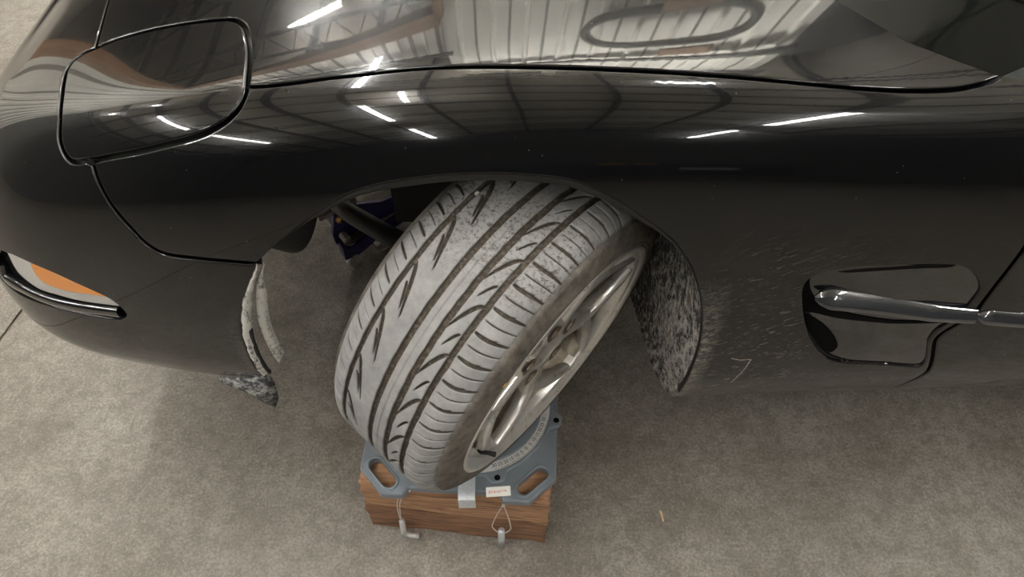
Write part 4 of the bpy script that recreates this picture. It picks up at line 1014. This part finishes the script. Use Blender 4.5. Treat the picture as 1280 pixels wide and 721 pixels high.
# timbers
def timber(name, label, A, B, depth, z0, z1, mat, seed):
    rnd = random.Random(seed); nx, nz, ny = 26, 8, 8
    A, B = Vector(A), Vector(B); d = (B - A); back = Vector((-d.y, d.x, 0)).normalized() * depth
    bm = bmesh.new(); bmesh.ops.create_cube(bm, size=1)
    bmesh.ops.subdivide_edges(bm, edges=bm.edges[:], cuts=9, use_grid_fill=True)
    for v in bm.verts:
        u, t, q = v.co.x + .5, v.co.y + .5, v.co.z + .5
        q = .5 - .5 * math.cos(math.pi * q)
        p = A + d * u + back * t + Vector((0, 0, z0 + (z1 - z0) * q))
        ex = min(u, 1 - u) < .01; 
        n_ = math.sin(u * 9 + seed + q * 3) * .0018 + math.sin(u * 31 + q * 7 + seed) * .0008
        if t < .01: p -= back.normalized() * n_
        if ex: p += d.normalized() * (.0014 * math.sin(q * 17 + seed * 2) + .0010 * math.sin(t * 23 + q * 9 + seed))
        if q > .98 or q < .02: p.z += -abs(math.sin(u * 13 + t * 5 + seed)) * .0022 if q > .5 else 0
        if t < .01 and (q > .98 or q < .02): p += back.normalized() * .008; p.z += .002 * (1 if q < .5 else -1)
        v.co = p
    bmesh.ops.bevel(bm, geom=[e for e in bm.edges if len(e.link_faces) == 2 and e.calc_face_angle(0) > .8], offset=.003, segments=2, affect='EDGES')
    me = bpy.data.meshes.new(name); bm.to_mesh(me); bm.free(); me.materials.append(mat)
    me.polygons.foreach_set('use_smooth', np.ones(len(me.polygons), bool)); me.set_sharp_from_angle(angle=math.radians(35))
    o = bpy.data.objects.new(name, me); COL.objects.link(o); return tag(o, label, 'timber block', 'timber blocks under the turn plate')
timber('timber_block', 'upper brown timber block with split left end, directly under the grey turn plate', (-.303, -.950, 0), (.0865, -.9985, 0), .385, .1255, .2500, M_wood1, 3)
timber('timber_block', 'lower darker timber block resting on the concrete, beneath the other timber', (-.311, -.948, 0), (.0845, -.9945, 0), .385, .0005, .1238, M_wood2, 8)
# wood chip on the floor
cp = MB(); L = [Vector((.3595, -.922, 0)), Vector((.3640, -.928, 0)), Vector((.3650, -.940, 0)), Vector((.3645, -.951, 0)), Vector((.3615, -.9525, 0)), Vector((.3600, -.941, 0)), Vector((.3575, -.930, 0))]
c = sum(L, Vector()) / len(L)
cp.add([p for p in L] + [p * .75 + c * .25 + Vector((0, 0, .0035)) for p in L], [tuple(range(7))[::-1], tuple(range(7, 14))] + [(i, (i + 1) % 7, 7 + (i + 1) % 7, 7 + i) for i in range(7)])
tag(cp.build('wood_chip', M_chip), 'small pale wood chip lying on the bare concrete right of the turn plate', 'wood chip')
# ---------------- blue floor jack under the far side of the nose
JX = Vector((-.452, -.125, 0)); jr = Matrix.Rotation(math.radians(38), 3, 'Z')
jk = thing('floor_jack', 'blue trolley jack on casters standing under the nose, seen through the wheel arch', 'floor jack', (JX.x, JX.y, 0))
def J(x, y, z): return jr @ Vector((x, y, z)) + JX
def plate_xz(P, y0, y1):
    k = len(P); V = [J(x, y0, z) for x, z in P] + [J(x, y1, z) for x, z in P]
    return MB().add(V, [tuple(range(k)), tuple(range(k, 2 * k))[::-1]] + [(i, (i + 1) % k, k + (i + 1) % k, k + i) for i in range(k)])
side = [(-.03, .195), (-.012, .215), (.02, .21), (.12, .16), (.42, .13), (.55, .12), (.55, .045), (.30, .045), (.10, .06), (-.02, .075), (-.045, .09), (-.048, .13)]
for y in (-.005, .22): plate_xz(side, y, y + .012).build('side_plate', M_blue, jk)
MB().tube([J(-.02, -.03, .115), J(-.02, .26, .115)], .012, 12).build('axle', M_steel, jk, True)
br = [(-.045, -.045), (.0, -.05), (.085, -.028), (.20, -.02), (.20, -.004), (.09, -.006), (.05, -.006), (.035, .004), (.0, -.004), (-.04, -.004)]
MB().slab([tuple((jr @ Vector((x, y, 0)) + JX).xy) for x, y in br], [], .055, .098, .003).build('caster_bracket', M_blue, jk)
wb = MB().slab([tuple((jr @ Vector((x, y, 0)) + JX).xy) for x, y in ((-.03, -.030), (.02, -.034), (.085, -.022), (.19, -.014), (.19, -.007), (.09, -.010), (.03, -.006), (-.03, -.006))], [], .0982, .0992, .0002); wb.build('worn_edge', M_worn, jk)
for z, y in ((.178, -.012), ):
    MB().lathe([(0, .017), (.004, .016), (.007, .010), (.010, .007), (.010, .0)], J(-.012, -.006, z), jr @ Vector((0, -1, 0)), 18).build('bolt', simple('brass_bolt', (.55, .36, .16), .3, 1), jk, auto=30)
MB().lathe([(0, .016), (.004, .016), (.006, .009), (.009, .008), (.009, .0)], J(-.012, -.028, .0985), (0, 0, 1), 18).build('bolt', M_worn, jk, auto=30)
for dx in (0, .10):
    MB().lathe([(-.014, .0), (-.014, .022), (-.010, .026), (.010, .026), (.014, .022), (.014, 0)], J(-.012 + dx, -.026, .027), jr @ Vector((0, 1, 0)), 24).build('caster', M_steel, jk, auto=40)
    MB().lathe([(0, .024), (.006, .024), (.006, 0)], J(-.012 + dx, -.026, .0545), (0, 0, 1), 20).build('caster_plate', M_steel, jk, auto=40)
for y in (-.02, .25): MB().lathe([(-.02, 0), (-.02, .044), (-.014, .05), (.014, .05), (.02, .044), (.02, 0)], J(.52, y, .05), jr @ Vector((0, 1, 0)), 28).build('wheel', M_black, jk, auto=40)
MB().tube([J(.40, .11, .13), J(.15, .11, .22), J(.05, .11, .30)], [.03, .026, .03], 10).build('lift_arm', M_blue, jk, True)
MB().lathe([(0, .05), (.02, .055), (.03, .05), (.03, 0)], J(.05, .11, .30), (0, 0, 1), 24).build('saddle', M_dark, jk, auto=40)
MB().box(J(-.01, .07, .205), (.06, .07, .010), jr, .003).build('cover_plate', M_worn, jk)
